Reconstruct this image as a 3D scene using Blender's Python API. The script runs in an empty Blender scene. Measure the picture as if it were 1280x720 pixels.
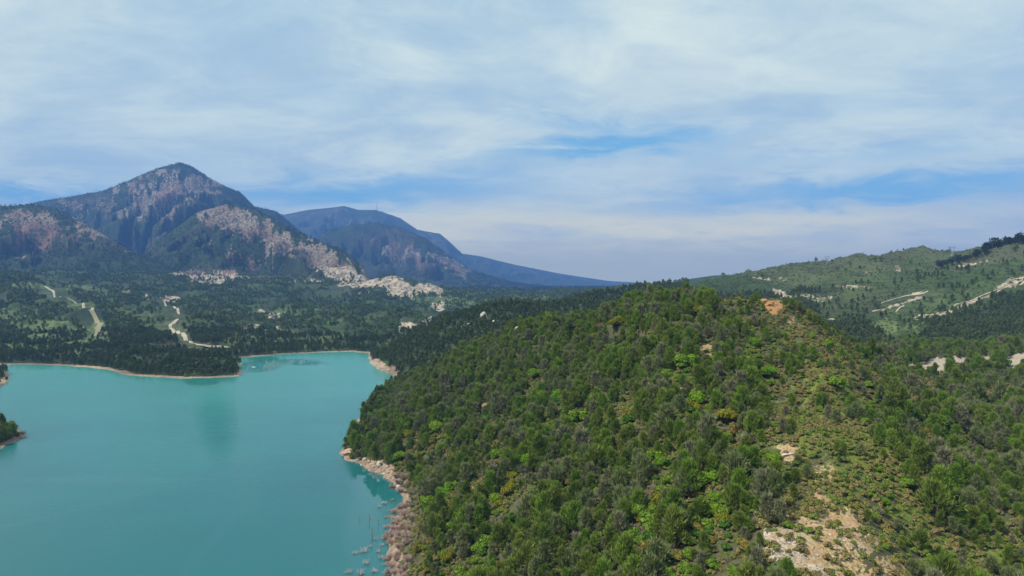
import bpy, math, random
import numpy as np
R = math.radians
random.seed(7); rng = np.random.default_rng(11)
sc = bpy.context.scene
H, F, CX, HY = 100.0, 880.0, 640.0, 352.0          # camera height, focal length and horizon row (in 1280x720 pixels)

# ------------------------------------------------------------------ camera
cd = bpy.data.cameras.new('camera'); cam = bpy.data.objects.new('camera', cd); sc.collection.objects.link(cam)
cam.location = (0, 0, H); cam.rotation_euler = (R(90), 0, 0)
cd.sensor_width = 36; cd.lens = 36 * F / 1280; cd.shift_y = (HY - 360) / 1280
cd.clip_start = 0.5; cd.clip_end = 200000
sc.camera = cam

# ------------------------------------------------------------------ light
SUN_EL, SUN_AZ = R(50), R(-118)        # azimuth from +Y towards +X: the sun stands left of and a little behind the camera
sc.world = bpy.data.worlds.new('World'); sc.world.use_nodes = True
SKY_STRENGTH = 0.10
sl = bpy.data.lights.new('sun', 'SUN'); sl.energy = 4.0; sl.angle = R(6); sl.color = (1.0, 0.95, 0.87)
so = bpy.data.objects.new('sun', sl); sc.collection.objects.link(so)
_d = (math.sin(SUN_AZ) * math.cos(SUN_EL), math.cos(SUN_AZ) * math.cos(SUN_EL), math.sin(SUN_EL))
import mathutils
so.rotation_euler = mathutils.Vector(_d).to_track_quat('Z', 'Y').to_euler()
so.location = (-300, -200, 400)
sc.view_settings.view_transform = 'Standard'; sc.view_settings.look = 'None'
sc.view_settings.exposure = 0.5; sc.view_settings.gamma = 1.0; sc.view_settings.use_curve_mapping = False
sc.cycles.volume_bounces = 0; sc.cycles.max_bounces = 5; sc.cycles.diffuse_bounces = 2
sc.cycles.glossy_bounces = 2; sc.cycles.transmission_bounces = 2; sc.cycles.transparent_max_bounces = 4
sc.cycles.use_denoising = True

class NT:
    """small node-tree helper"""
    def __init__(s, tree): s.t = tree; s.n = tree.nodes; s.l = tree.links
    def add(s, kind, **kw):
        nd = s.n.new(kind)
        for k, v in kw.items(): setattr(nd, k, v)
        return nd
    def put(s, sock, v):
        if isinstance(v, bpy.types.NodeSocket): s.l.new(v, sock)
        elif v is not None: sock.default_value = v
    def math(s, op, a, b=None, c=None, clamp=False):
        nd = s.add('ShaderNodeMath', operation=op, use_clamp=clamp)
        for i, v in enumerate((a, b, c)):
            if v is not None: s.put(nd.inputs[i], v)
        return nd.outputs[0]
    def mix(s, f, a, b):
        nd = s.add('ShaderNodeMix', data_type='RGBA')
        s.put(nd.inputs[0], f)
        for i, v in ((6, a), (7, b)): s.put(nd.inputs[i], v if isinstance(v, bpy.types.NodeSocket) else (*v[:3], 1))
        return nd.outputs[2]
    def noise(s, vec, scale, detail=4, rough=0.55, dist=0.0):
        nd = s.add('ShaderNodeTexNoise'); s.put(nd.inputs['Vector'], vec)
        nd.inputs['Scale'].default_value = scale; nd.inputs['Detail'].default_value = detail
        nd.inputs['Roughness'].default_value = rough; nd.inputs['Distortion'].default_value = dist
        return nd.outputs['Fac']
    def ramp(s, v, lo, hi, a=0.0, b=1.0):
        nd = s.add('ShaderNodeMapRange'); nd.clamp = True; nd.interpolation_type = 'SMOOTHSTEP'
        s.put(nd.inputs[0], v); s.put(nd.inputs[1], lo); s.put(nd.inputs[2], hi)
        nd.inputs[3].default_value = a; nd.inputs[4].default_value = b
        return nd.outputs[0]
    def gauss(s, u, e, u0, e0, su, se, tilt=0.0):
        du = s.math('MULTIPLY', s.math('SUBTRACT', u, u0), 1 / su)
        ee = s.math('SUBTRACT', s.math('SUBTRACT', e, e0), s.math('MULTIPLY', s.math('SUBTRACT', u, u0), tilt))
        de = s.math('MULTIPLY', ee, 1 / se)
        q = s.math('ADD', s.math('MULTIPLY', du, du), s.math('MULTIPLY', de, de))
        return s.math('EXPONENT', s.math('MULTIPLY', q, -1))

# ------------------------------------------------------------------ sky: clear air with a thin high sheet of cloud
def build_sky():
    t = NT(sc.world.node_tree); t.n.clear()
    out = t.add('ShaderNodeOutputWorld'); bg = t.add('ShaderNodeBackground'); bg.inputs[1].default_value = SKY_STRENGTH
    sky = t.add('ShaderNodeTexSky', sky_type='NISHITA'); sky.sun_disc = False
    sky.sun_elevation = SUN_EL; sky.sun_rotation = SUN_AZ; sky.altitude = 100
    sky.air_density = 1.0; sky.dust_density = 0.6; sky.ozone_density = 1.4
    co = t.add('ShaderNodeTexCoord').outputs['Generated']
    sp = t.add('ShaderNodeSeparateXYZ'); t.put(sp.inputs[0], co)
    x, y, z = sp.outputs
    yy = t.math('MAXIMUM', y, 0.05)
    u = t.math('DIVIDE', x, yy); e = t.math('DIVIDE', z, yy)
    zz = t.math('ADD', t.math('MAXIMUM', z, 0.0), 0.16)
    cb = t.add('ShaderNodeCombineXYZ')
    t.put(cb.inputs[0], t.math('DIVIDE', x, zz)); t.put(cb.inputs[1], t.math('DIVIDE', y, zz))
    mp = t.add('ShaderNodeMapping'); t.put(mp.inputs[0], cb.outputs[0])
    mp.inputs['Rotation'].default_value = (0, 0, R(20)); mp.inputs['Scale'].default_value = (0.8, 1.0, 1.0)
    v = mp.outputs[0]
    n1 = t.noise(v, 0.95, 8, 0.6, 0.5); n2 = t.noise(v, 3.2, 9, 0.66, 0.7); n3 = t.noise(v, 0.32, 3, 0.5)
    # openings in the cloud sheet
    wob = t.math('MULTIPLY', t.math('SUBTRACT', n2, 0.5), 0.085)
    e2 = t.math('ADD', e, wob)
    gaps = [t.gauss(u, e2, -0.74, 0.126, 0.20, 0.016), t.gauss(u, e2, -0.22, 0.125, 0.22, 0.024, 0.05),
            t.gauss(u, e2, 0.14, 0.192, 0.16, 0.016, 0.10), t.gauss(u, e2, 0.52, 0.132, 0.30, 0.020, 0.07),
            t.gauss(u, e2, 0.12, 0.222, 0.10, 0.012, -0.05), t.gauss(u, e2, 0.55, 0.185, 0.2, 0.012, 0.05)]
    wts = [1.0, 0.9, 0.95, 0.95, 0.4, 0.35]
    g = t.math('MULTIPLY', gaps[0], wts[0])
    for gi, w in zip(gaps[1:], wts[1:]): g = t.math('ADD', g, t.math('MULTIPLY', gi, w))
    thin = t.ramp(n1, 0.62, 0.34); thin = t.math('MULTIPLY', thin, 0.28)
    op = t.math('SUBTRACT', 1.0, t.math('ADD', g, thin), clamp=True)
    op = t.math('MULTIPLY', op, t.ramp(n2, 0.15, 0.45, 0.85, 1.0))
    # cloud colour: brighter streaks on blue-grey
    br = t.math('ADD', t.math('MULTIPLY', t.ramp(n1, 0.36, 0.64), 0.55), t.math('MULTIPLY', t.ramp(n2, 0.36, 0.66), 0.45))
    k = 1 / SKY_STRENGTH
    cl = t.mix(br, [c * k for c in (0.385, 0.480, 0.525)], [c * k for c in (0.585, 0.670, 0.600)])
    lowm = t.ramp(e, 0.11, 0.02)
    cl = t.mix(t.math('MULTIPLY', lowm, 0.85), cl, [c * k for c in (0.53, 0.50, 0.30)])
    midm = t.math('MULTIPLY', t.gauss(u, t.math('ADD', e, t.math('MULTIPLY', wob, 0.35)), 0.25, 0.080, 0.75, 0.030), t.ramp(n2, 0.25, 0.6, 0.6, 1.0))
    cl = t.mix(t.math('MULTIPLY', midm, 0.9), cl, [c * k for c in (1.05, 0.92, 0.42)])
    op = t.math('MAXIMUM', op, t.math('MULTIPLY', t.ramp(e, 0.095, 0.05), 0.97))
    skyc = t.mix(0.75, sky.outputs[0], [c * k for c in (0.12, 0.37, 0.58)])
    col = t.mix(op, skyc, cl)
    t.put(bg.inputs[0], col); t.l.new(bg.outputs[0], out.inputs[0])
build_sky()

# ------------------------------------------------------------------ numpy noise
_perm = rng.permutation(256); _perm = np.concatenate([_perm, _perm])
_ang = rng.random(256) * 2 * np.pi; _gx, _gy = np.cos(_ang), np.sin(_ang)
def perlin(x, y):
    xi = np.floor(x).astype(np.int64); yi = np.floor(y).astype(np.int64); xf = x - xi; yf = y - yi
    xi &= 255; yi &= 255
    w = xf ** 3 * (xf * (xf * 6 - 15) + 10); v = yf ** 3 * (yf * (yf * 6 - 15) + 10)
    def g(i, j, dx, dy):
        h = _perm[_perm[(xi + i) & 255] + ((yi + j) & 255)]; return _gx[h] * dx + _gy[h] * dy
    a = g(0, 0, xf, yf); b = g(1, 0, xf - 1, yf); c = g(0, 1, xf, yf - 1); d = g(1, 1, xf - 1, yf - 1)
    return (a + w * (b - a)) * (1 - v) + (c + w * (d - c)) * v
def fbm(x, y, sc_, oct_=5, gain=0.5, off=0.0):
    r = np.zeros_like(x); a = 1.0; f = 1.0 / sc_
    for o in range(oct_):
        r += a * perlin(x * f + 17.3 * o + off, y * f - 9.1 * o + off * 1.7); a *= gain; f *= 2.03
    return r
def ridged(x, y, sc_, oct_=6, gain=0.5, off=0.0):
    r = np.zeros_like(x); a = 1.0; f = 1.0 / sc_; w = np.ones_like(x)
    for o in range(oct_):
        n = 1 - np.abs(perlin(x * f + 31.7 * o + off, y * f + 11.3 * o - off)) * 1.9
        n = np.clip(n, 0, 1) ** 2 * w; r += a * n; w = np.clip(n * 1.6, 0, 1); a *= gain; f *= 2.07
    return r
def sstep(a, b, x):
    t = np.clip((x - a) / (b - a), 0, 1); return t * t * (3 - 2 * t)

# ------------------------------------------------------------------ shape of the land
def wp(px, py): d = H * F / (py - HY); return ((px - CX) / F * d, d)      # a point on the water surface
WATER = [(560, 1500), (530, 900), (505, 780), (491, 720), (484, 690), (497, 650), (503, 622), (493, 604), (478, 594), (462, 589), (450, 579),
    (434, 575), (424, 566), (431, 556), (441, 545), (447, 525), (458, 508), (474, 495), (487, 480), (494, 471), (489, 467), (475, 463), (464, 455), (461, 446),
    (462, 441.5), (440, 439.5), (400, 440.5), (350, 443), (300, 447), (287, 450), (289, 452.6), (303, 453.8), (306, 455.5), (292, 457.5), (300, 462), (303, 466),
    (298, 470), (270, 472), (230, 473), (190, 471), (160, 469), (140, 463), (110, 459), (70, 456.5), (30, 455.5), (0, 456), (-60, 455),
    (-150, 458), (-300, 470), (-500, 540), (-900, 900), (-900, 1500)]
ISL = [[(-60, 461), (2, 463), (12, 468), (9, 477), (0, 484), (-60, 492)],
       [(-90, 512), (0, 527), (22, 535), (31, 546), (20, 552), (8, 555), (0, 561), (-90, 590)]]
POLYS = [np.array([wp(*p) for p in WATER])] + [np.array([wp(*p) for p in I]) for I in ISL]
def pdist(P, x, y):
    best = np.full(x.shape, 1e18); inside = np.zeros(x.shape, bool)
    n = len(P)
    for i in range(n):
        x0, y0 = P[i]; x1, y1 = P[(i + 1) % n]
        dx, dy = x1 - x0, y1 - y0; t = np.clip(((x - x0) * dx + (y - y0) * dy) / (dx * dx + dy * dy + 1e-9), 0, 1)
        best = np.minimum(best, (x - x0 - t * dx) ** 2 + (y - y0 - t * dy) ** 2)
        if y0 != y1:
            c = ((y0 > y) != (y1 > y)); xi = x0 + (y - y0) / (y1 - y0) * dx
            inside ^= c & (x < xi)
    return np.sqrt(best), inside
def shore(x, y):
    """signed distance to the shore, positive on land"""
    d, i = pdist(POLYS[0], x, y); s = np.where(i, -d, d)
    for P in POLYS[1:]:
        d, i = pdist(P, x, y); s = np.maximum(s, np.where(i, d, -d))
    return s
# control points (pixel x, pixel y, depth) of the bare ground
CP = [ # headland
 (640,720,205),(750,720,165),(850,720,150),(950,720,140),(1040,720,143),(1100,720,150),(1180,720,160),(1280,720,172),(1450,720,180),
 (560,660,245),(600,620,262),(700,640,205),(520,560,372),(570,520,410),(640,540,330),(520,500,510),(560,455,520),(640,440,440),
 (700,480,330),(760,600,222),(760,500,300),(760,410,395),(860,600,190),(860,500,260),(860,430,330),(870,376,392),(820,382,400),(920,377,382),
 (962,380,366),(1000,402,350),(980,600,190),(980,500,258),(980,430,320),(1045,432,330),(1110,474,318),(1050,600,186),(1110,660,168),(1110,560,222),
 (1110,500,285),(1145,482,415),(1150,458,480),(1275,452,470),(1200,520,330),(1280,520,320),(1200,600,240),(1290,620,220),(1180,670,182),(1420,520,320),(1450,620,220),
 (700,420,445),(600,425,500),(1250,560,270),
 (750,1000,95),(1000,1000,92),(1300,1000,105),(640,900,125),
 # behind the crest
 (870,405,520),(760,425,560),(640,440,640),(560,452,690),(520,468,690),(980,430,520),(1060,450,500),
 # second ridge
 (500,436,830),(520,418,840),(560,398,850),(600,386,850),(650,386,880),(700,386,950),(760,377,1030),(820,368,1100),(860,359,1250),
 (480,448,850),(600,405,740),(520,445,760),(700,402,800),(800,388,850),
 (560,405,1050),(650,398,1200),(760,385,1500),(480,430,1100),
 # right hills
 (900,350,1700),(950,343,1500),(1000,338,1400),(1080,327,1300),(1110,327,1280),(1165,333,1250),(1230,322,1220),(1280,310,1200),(1400,296,1200),
 (1000,402,900),(1090,442,620),(1280,440,600),(1180,441,590),(1150,402,800),(1100,405,790),(1220,402,790),(1280,385,850),(1280,345,1000),(1180,365,1000),(1100,370,1000),(1050,402,850),(980,385,1050),
 (1420,400,700),(1450,340,1000),(940,375,1000),(1080,352,2200),(1280,345,2200),(900,357,2600),
 # land across the water
 (0,445,930),(80,446,930),(150,447,890),(220,447,860),(270,452,810),(290,462,780),(150,425,1050),(200,425,1050),(250,440,900),(-200,440,950),(-200,400,1300),(0,410,1250),(100,410,1250),
 (150,402,1320),(60,380,1600),(40,357,1900),(0,350,1950),(-200,345,1950),(75,368,1800),(110,385,1550),(125,405,1350),(150,372,2000),(210,372,2000),(220,388,1650),(215,405,1350),(245,428,1060),
 (300,405,1450),(380,428,1080),(450,430,1080),(400,405,1450),(450,400,1500),(540,402,1500),(480,422,1150),(400,372,2250),(500,378,2250),(300,360,2350),(250,347,2750),(150,342,2750),(0,340,2800),(-200,335,2800),
 (600,374,2300),(600,370,2800),(460,352,2600),(380,350,2700),(520,362,2700),(700,372,2300),(700,367,2900),(330,382,1900),(380,392,1650)]
SHP = [ (p[0], p[1], H * F / (p[1] - HY)) for p in WATER[2:46:2]]
def _tps():
    c = np.array(CP + SHP, float)
    U = np.stack([(c[:, 0] - CX) / F, np.log(c[:, 2])], 1); v = (HY - c[:, 1]) / F
    d = np.sqrt(((U[:, None] - U[None]) ** 2).sum(2)); K = d * d * np.log(d + 1e-9) + np.eye(len(c)) * 2e-3
    Pm = np.concatenate([np.ones((len(c), 1)), U], 1)
    A = np.block([[K, Pm], [Pm.T, np.zeros((3, 3))]])
    w = np.linalg.solve(A, np.concatenate([v, [0, 0, 0]])); return U, w
_U, _w = _tps()
def tps(u, L):
    r = _w[-3] + _w[-2] * u + _w[-1] * L
    for i in range(len(_U)):
        d2 = (u - _U[i, 0]) ** 2 + (L - _U[i, 1]) ** 2 + 1e-12
        r += _w[i] * 0.5 * d2 * np.log(d2)
    return r
# ridges: (pixel x, pixel y, crest depth), front width, back width, gully size, roughness
RIDGES = [
 ([(405,362,2480),(430,356,2490),(455,352,2500),(478,345,2500),(494,344,2500),(508,349,2480),(522,353,2460),(538,354,2450),(552,360,2440),(570,368,2430)], 240, 250, 90, 0.22, 1.1),
 ([(-400,262,3500),(-100,262,3550),(0,257,3600),(40,256,3600),(70,262,3560),(95,272,3520),(125,290,3450),(160,312,3350),(210,334,3200),(280,352,3100)], 1050, 900, 300, 0.62, 1.05),
 ([(150,338,3350),(200,300,3650),(245,265,3800),(285,254,3800),(320,262,3700),(360,284,3500),(400,302,3350),(432,316,3200),(455,336,3050),(468,356,2950)], 1000, 800, 260, 0.60, 1.0),
 ([(-400,300,5600),(-100,272,5600),(0,262,5600),(60,250,5600),(130,238,5550),(170,221,5500),(200,209,5500),(225,203,5450),(240,208,5450),(265,224,5500),(285,234,5500),(300,240,5550),(318,258,5600),(345,264,5700),(365,280,5800),(400,310,5900),(440,352,6000)], 1900, 1500, 420, 0.68, .95),
 ([(350,350,6300),(385,305,6350),(410,288,6400),(440,281,6400),(470,279,6350),(500,284,6300),(530,297,6200),(560,318,6100),(590,338,6000),(640,353,6000),(720,364,6000)], 1500, 1200, 360, 0.72, .95),
 ([(280,275,9800),(330,262,9800),(355,268,9800),(385,262,9800),(415,259,9800),(430,257,9800),(448,262,9800),(470,262,9800),(500,272,9900),(522,287,9900),(550,292,10000),(563,303,10000),(578,317,10100),(600,320,10300),(640,330,10700),(700,342,11200),(760,351,11800),(810,354,12000),(860,357,12000),(980,360,12000)], 3000, 2000, 560, 0.75, 1.0),
 ([(840,353,4200),(865,348,4200),(893,344,4200),(930,344,4200),(980,347,4200),(1060,352,4200)], 900, 900, 250, 0.2, 1.1),
]
def height(x, y):
    shp = x.shape; x = x.ravel().astype(float); y = y.ravel().astype(float)
    u = x / y; L = np.log(np.clip(y, 60, 3000)); uc = np.clip(u, -1.05, 1.05)
    base = tps(uc, L); zb = H + base * np.clip(y, 60, 3000)
    far = sstep(2600, 4200, y); zb = zb * (1 - far) + (45 + 14 * fbm(x, y, 900, 3)) * far
    rough = sstep(150, 1500, y)
    n = fbm(x, y, 60, 5) * (2.0 + 5 * rough) + (ridged(x, y, 210, 5) - 0.8) * (1.5 + 15 * rough) * sstep(350, 1000, y)
    zb = zb + n + (1 - sstep(520, 700, y)) * (ridged(x, y, 75, 4, off=41) - 0.75) * 4.2 * sstep(110, 170, y)
    px = u * F + CX
    z = zb.copy(); mt = np.zeros_like(x)
    wx = x + 90 * fbm(x, y, 420, 3, off=3.3); wy = y + 90 * fbm(x, y, 420, 3, off=8.1)
    far_i = y > 1700
    for k, (pts, wf, wb, gs, ga, ex) in enumerate(RIDGES):
        p = np.array(pts, float); s = far_i
        xx, yy, pp = x[s], y[s], px[s]
        Yc = np.interp(pp, p[:, 0], p[:, 2]); pyc = np.interp(pp, p[:, 0], p[:, 1])
        edge = sstep(p[0, 0] - 60, p[0, 0], pp) * (1 - sstep(p[-1, 0], p[-1, 0] + 60, pp))
        Zc = H + (HY - pyc) / F * Yc
        Zc = np.maximum(Zc - 40, 1)
        dy = yy - Yc; t = np.where(dy < 0, -dy / wf, dy / wb)
        g = np.clip(1 - t, 0, 1) ** ex
        rd = ridged(wx[s], wy[s], gs, 6, 0.52, off=k * 5.7)
        hold = sstep(0.02, 0.45, t)
        body = Zc * g * (1 - ga * np.clip(1.35 - rd, 0, 1.2) * hold * 1.15) 
        body += (fbm(xx, yy, gs * 0.22, 4, 0.6, off=k) * 0.045 * gs) * np.clip(Zc / 150, 0, 1) * np.where(t < 1, 1, 0) * sstep(0, .12, t)
        zz = 40 + body * edge - 60 * (1 - edge) - np.where(t > 1, 60, 0) * np.clip((t - 1) * 4, 0, 1)
        kk = 7.0; a = z[s]
        nz = np.maximum(a, zz) + kk * np.log1p(np.exp(-np.abs(a - zz) / kk))
        m = np.clip((zz - a) / 20 + 0.5, 0, 1) * (k + 1)
        z[s] = nz; mt[s] = np.where(zz > a, m, mt[s])
    sd = np.full_like(x, 400.0); near = y < 1500
    s_ = shore(x[near], y[near]); s_ = s_ + fbm(x[near], y[near], 14, 4, 0.6) * np.clip(1.2 + y[near] / 500, 1, 3.2)
    sd[near] = s_
    land = np.maximum(z, 0.5 + 0.05 * np.clip(sd, 0, 60))
    bank = 2.6 * sstep(0.0, 5.0, sd) + 0.55 * np.clip(sd, 0, None)
    zl = np.where(sd < 120, np.minimum(land, bank + 0.2), land)
    z = np.where(sd > 0, zl, np.maximum(sd * 0.35, -9))
    return z.reshape(shp), sd.reshape(shp), mt.reshape(shp)
def ground_z(x, y):
    z, _, _ = height(np.array([float(x)]), np.array([float(y)])); return float(z[0])

# land cover laid out on the ground: (pixel x, pixel y, half width, half height, tilt deg, near depth, far depth, weight)
def blobs(px, py, y, lst, nz):
    r = np.zeros_like(px)
    for (bx, by, rx, ry, ang, d0, d1, w) in lst:
        s = (np.abs(px - bx) < 1.7 * max(rx, ry)) & (np.abs(py - by) < 1.7 * max(rx, ry)) & (y > d0) & (y < d1)
        if not s.any(): continue
        c, n_ = math.cos(R(ang)), math.sin(R(ang))
        dx, dy = px[s] - bx, py[s] - by
        a = (dx * c + dy * n_) / rx; b = (-dx * n_ + dy * c) / ry
        q = np.sqrt(a * a + b * b) + nz[s] * 0.55
        r[s] = np.maximum(r[s], w * (1 - sstep(0.75, 1.1, q)))
    return r
ROCK = [
 (1208,534,13,5,0,280,400,.8),
 (1195,512,18,6,5,300,420,.8),
 (1062,668,44,14,35,110,200,.95),(985,568,14,6,40,150,260,.8),(1195,455,26,4,-3,440,620,.8),
 (1000,690,46,30,45,110,190,.95),
 (1150,476,22,5,10,360,480,.9),
 (1275,449,18,8,-10,380,560,1.0),
 (1195,452,45,5,-3,440,620,1.0),
 (1150,462,32,8,5,380,560,1.0), # pale or pinkish bare rock and pits
 (45,285,55,22,15,2400,4200,.62),(130,290,45,14,25,2400,4200,.6),(20,320,40,20,20,2400,4200,.4),(210,240,60,26,-10,4300,6500,.62),(170,265,50,14,0,4300,6500,.42),(110,258,45,12,0,4300,6500,.5),
 (190,270,35,10,0,4200,6500,.6),(285,275,45,20,20,2400,4600,.72),(345,300,50,16,28,2400,4600,.72),(395,318,40,16,25,2400,4600,.92),(425,335,34,13,25,2400,4600,1.0),(300,320,45,12,15,2400,4600,.45),(265,345,36,10,0,2300,4600,.72),(320,345,26,8,0,2300,4600,.4),
 (130,358,35,10,10,2100,3600,.38),(420,345,20,7,10,2300,4600,.6),
 (500,315,45,16,20,5000,7500,.55),(565,330,24,13,20,5000,7500,.55),(450,300,30,12,15,5000,7500,.35),(440,275,70,14,10,8000,12000,.38),(540,300,30,10,30,8000,12000,.4),(620,335,80,8,10,8000,13000,.34),
 (388,352,17,2.6,0,2000,3400,1),(488,357,42,13,8,2000,3400,1.1),(532,361,26,8,5,2000,3400,.95),(445,355,25,4,0,2000,3400,.7),(437,352,14,3,0,2000,3400,.7),
 (548,383,12,6,20,1500,3200,.8),(520,407,34,6,-12,1200,2600,.7),(600,372,120,5,3,3000,6000,.35),
 (325,408,34,9,10,1200,2200,.45),(345,398,20,5,20,1300,2200,.6),(300,412,22,2,0,1200,2200,.8),
 (212,373,15,4,0,1700,2700,.9),(157,366,8,3,0,1700,2700,.5),(80,362,16,4,20,1500,2300,.25),
 # right hills
 (975,368,16,7,20,700,1600,.9),(1018,398,16,7,20,600,1300,.8),(1040,402,10,4,0,600,1300,.7),(1165,396,30,5,0,600,1100,.65),(1125,380,40,2.2,-18,700,1400,.75),(1150,366,18,2,-12,700,1500,.7),(1210,380,60,2.2,-22,600,1400,.75),
 (1262,354,26,5,-25,600,1500,.7),(1060,358,26,2,0,800,1800,.75),(960,349,26,3,0,1000,2300,.5),(1090,340,14,3,0,900,2000,.4),(1122,335,3,6,-20,900,2000,.7),(1215,330,22,3.5,-10,800,1700,.6),(1020,372,30,5,0,700,1500,.45),(1240,395,40,6,-15,600,1200,.25),
]
SOIL = [
 (966,381,16,10,40,300,420,1.0),(985,400,26,7,40,280,420,.50),(1030,428,36,7,33,260,420,.42),
 (1155,512,10,8,0,300,420,.7),(1250,494,24,8,0,330,460,.7),
 (990,565,16,9,40,150,260,.8),(1025,590,20,16,50,140,250,.55),(1040,635,32,11,30,130,220,.8),(1120,715,40,20,40,110,190,.6),(1040,680,85,42,38,110,200,.62),
 (885,440,12,14,0,250,400,.7),(860,480,30,9,-15,220,360,.45),(600,605,20,12,-50,200,330,.6),(780,520,28,14,-20,200,330,.35),(720,560,12,30,20,180,300,.25),(605,510,9,5,0,250,420,.6),
 (1180,600,30,8,30,150,300,.2),(960,480,28,10,20,200,330,.3),(985,500,60,22,30,180,330,.28),(1240,610,20,8,20,150,300,.3),
]
GRASS = [
 (1000,425,30,22,40,250,420,.55),(1030,480,45,34,20,200,330,.7),(1015,540,50,40,0,150,300,.7),(1045,610,44,40,20,130,240,.6),
 (1080,560,90,26,35,120,300,.75),(1190,690,90,18,20,110,220,.9),(1130,630,60,22,40,120,240,.9),(1040,490,60,14,15,180,330,.7),(1000,540,70,20,30,150,300,.5),(1190,480,30,12,20,300,450,.7),(1140,500,60,18,15,250,420,.5),
 (780,520,40,24,-20,200,330,.5),(840,450,30,14,0,250,380,.4),
 (1150,385,60,14,0,600,1200,.5),(1110,410,40,10,0,600,1000,.6),(1150,350,200,30,0,700,2000,.35),
 (50,430,90,16,-5,900,1500,.8),(30,400,70,12,10,1100,1700,.6),(180,400,60,10,20,1100,1800,.5),(350,425,80,8,0,900,1500,.6),(90,380,60,10,10,1500,2300,.5),(420,395,80,10,5,1300,2200,.4),(20,358,40,5,0,1500,2300,.6),(110,362,40,6,15,1500,2300,.6),(125,412,10,14,10,1000,1700,.8),(300,436,60,6,0,900,1300,.8),(400,434,60,4,0,900,1300,.5),(560,378,50,8,10,1700,3200,.6),(640,372,80,6,3,2000,4000,.4),(210,415,25,10,30,1000,1700,.4),
]
def cover(x, y, z, sd):
    py = HY - (z - H) / y * F; px = x / y * F + CX
    n = fbm(px, py, 22, 5, 0.62); n2 = fbm(px, py, 7, 4, 0.6, off=4)
    nz = n * 1.5 + n2 * 0.9
    rock = blobs(px, py, y, ROCK, nz); soil = blobs(px, py, y, SOIL, nz); grass = blobs(px, py, y, GRASS, nz)
    band = (sd > -3) & (sd < 4 + 3 * fbm(x, y, 30, 3) + y / 260)
    return rock, soil, grass, band.astype(float)

NU, NV = 1150, 1280
U0, U1, Y0, Y1 = -1.02, 1.02, 62.0, 13000.0
uu = np.linspace(U0, U1, NU); LL = np.linspace(math.log(Y0), math.log(Y1), NV)
GY = np.exp(LL)[:, None] * np.ones((1, NU)); GX = uu[None, :] * GY
GZ, GS, GM = height(GX, GY)
GR, GSO, GG, GB = cover(GX.ravel(), GY.ravel(), GZ.ravel(), GS.ravel())
GR, GSO, GG, GB = [a.reshape(GX.shape) for a in (GR, GSO, GG, GB)]
def samp(A, x, y):
    fu = np.clip((x / y - U0) / (U1 - U0) * (NU - 1), 0, NU - 1.001); fv = np.clip((np.log(y) - LL[0]) / (LL[-1] - LL[0]) * (NV - 1), 0, NV - 1.001)
    i = fu.astype(int); j = fv.astype(int); a = fu - i; b = fv - j
    return (A[j, i] * (1 - a) + A[j, i + 1] * a) * (1 - b) + (A[j + 1, i] * (1 - a) + A[j + 1, i + 1] * a) * b

# running maximum of elevation along each line of sight: where the ground can be seen from the camera
_v = (GZ - H) / GY
_vis = (GZ + 9 - H) / GY >= np.maximum.accumulate(_v, axis=0) - 1e-4

def hit(px, py):
    """the first ground point seen along the line of sight through (px, py)"""
    u = (px - CX) / F; i = int(round((u - U0) / (U1 - U0) * (NU - 1)))
    col = HY - (GZ[:, i] - H) / GY[:, i] * F
    k = np.nonzero(col <= py)[0]; j = int(k[0]) if len(k) else NV - 1
    y = float(GY[j, i]); x = u * y; return x, y, ground_z(x, y)
def ground_z(x, y):
    z, _, _ = height(np.array([float(x)]), np.array([float(y)])); return float(z[0])
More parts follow.
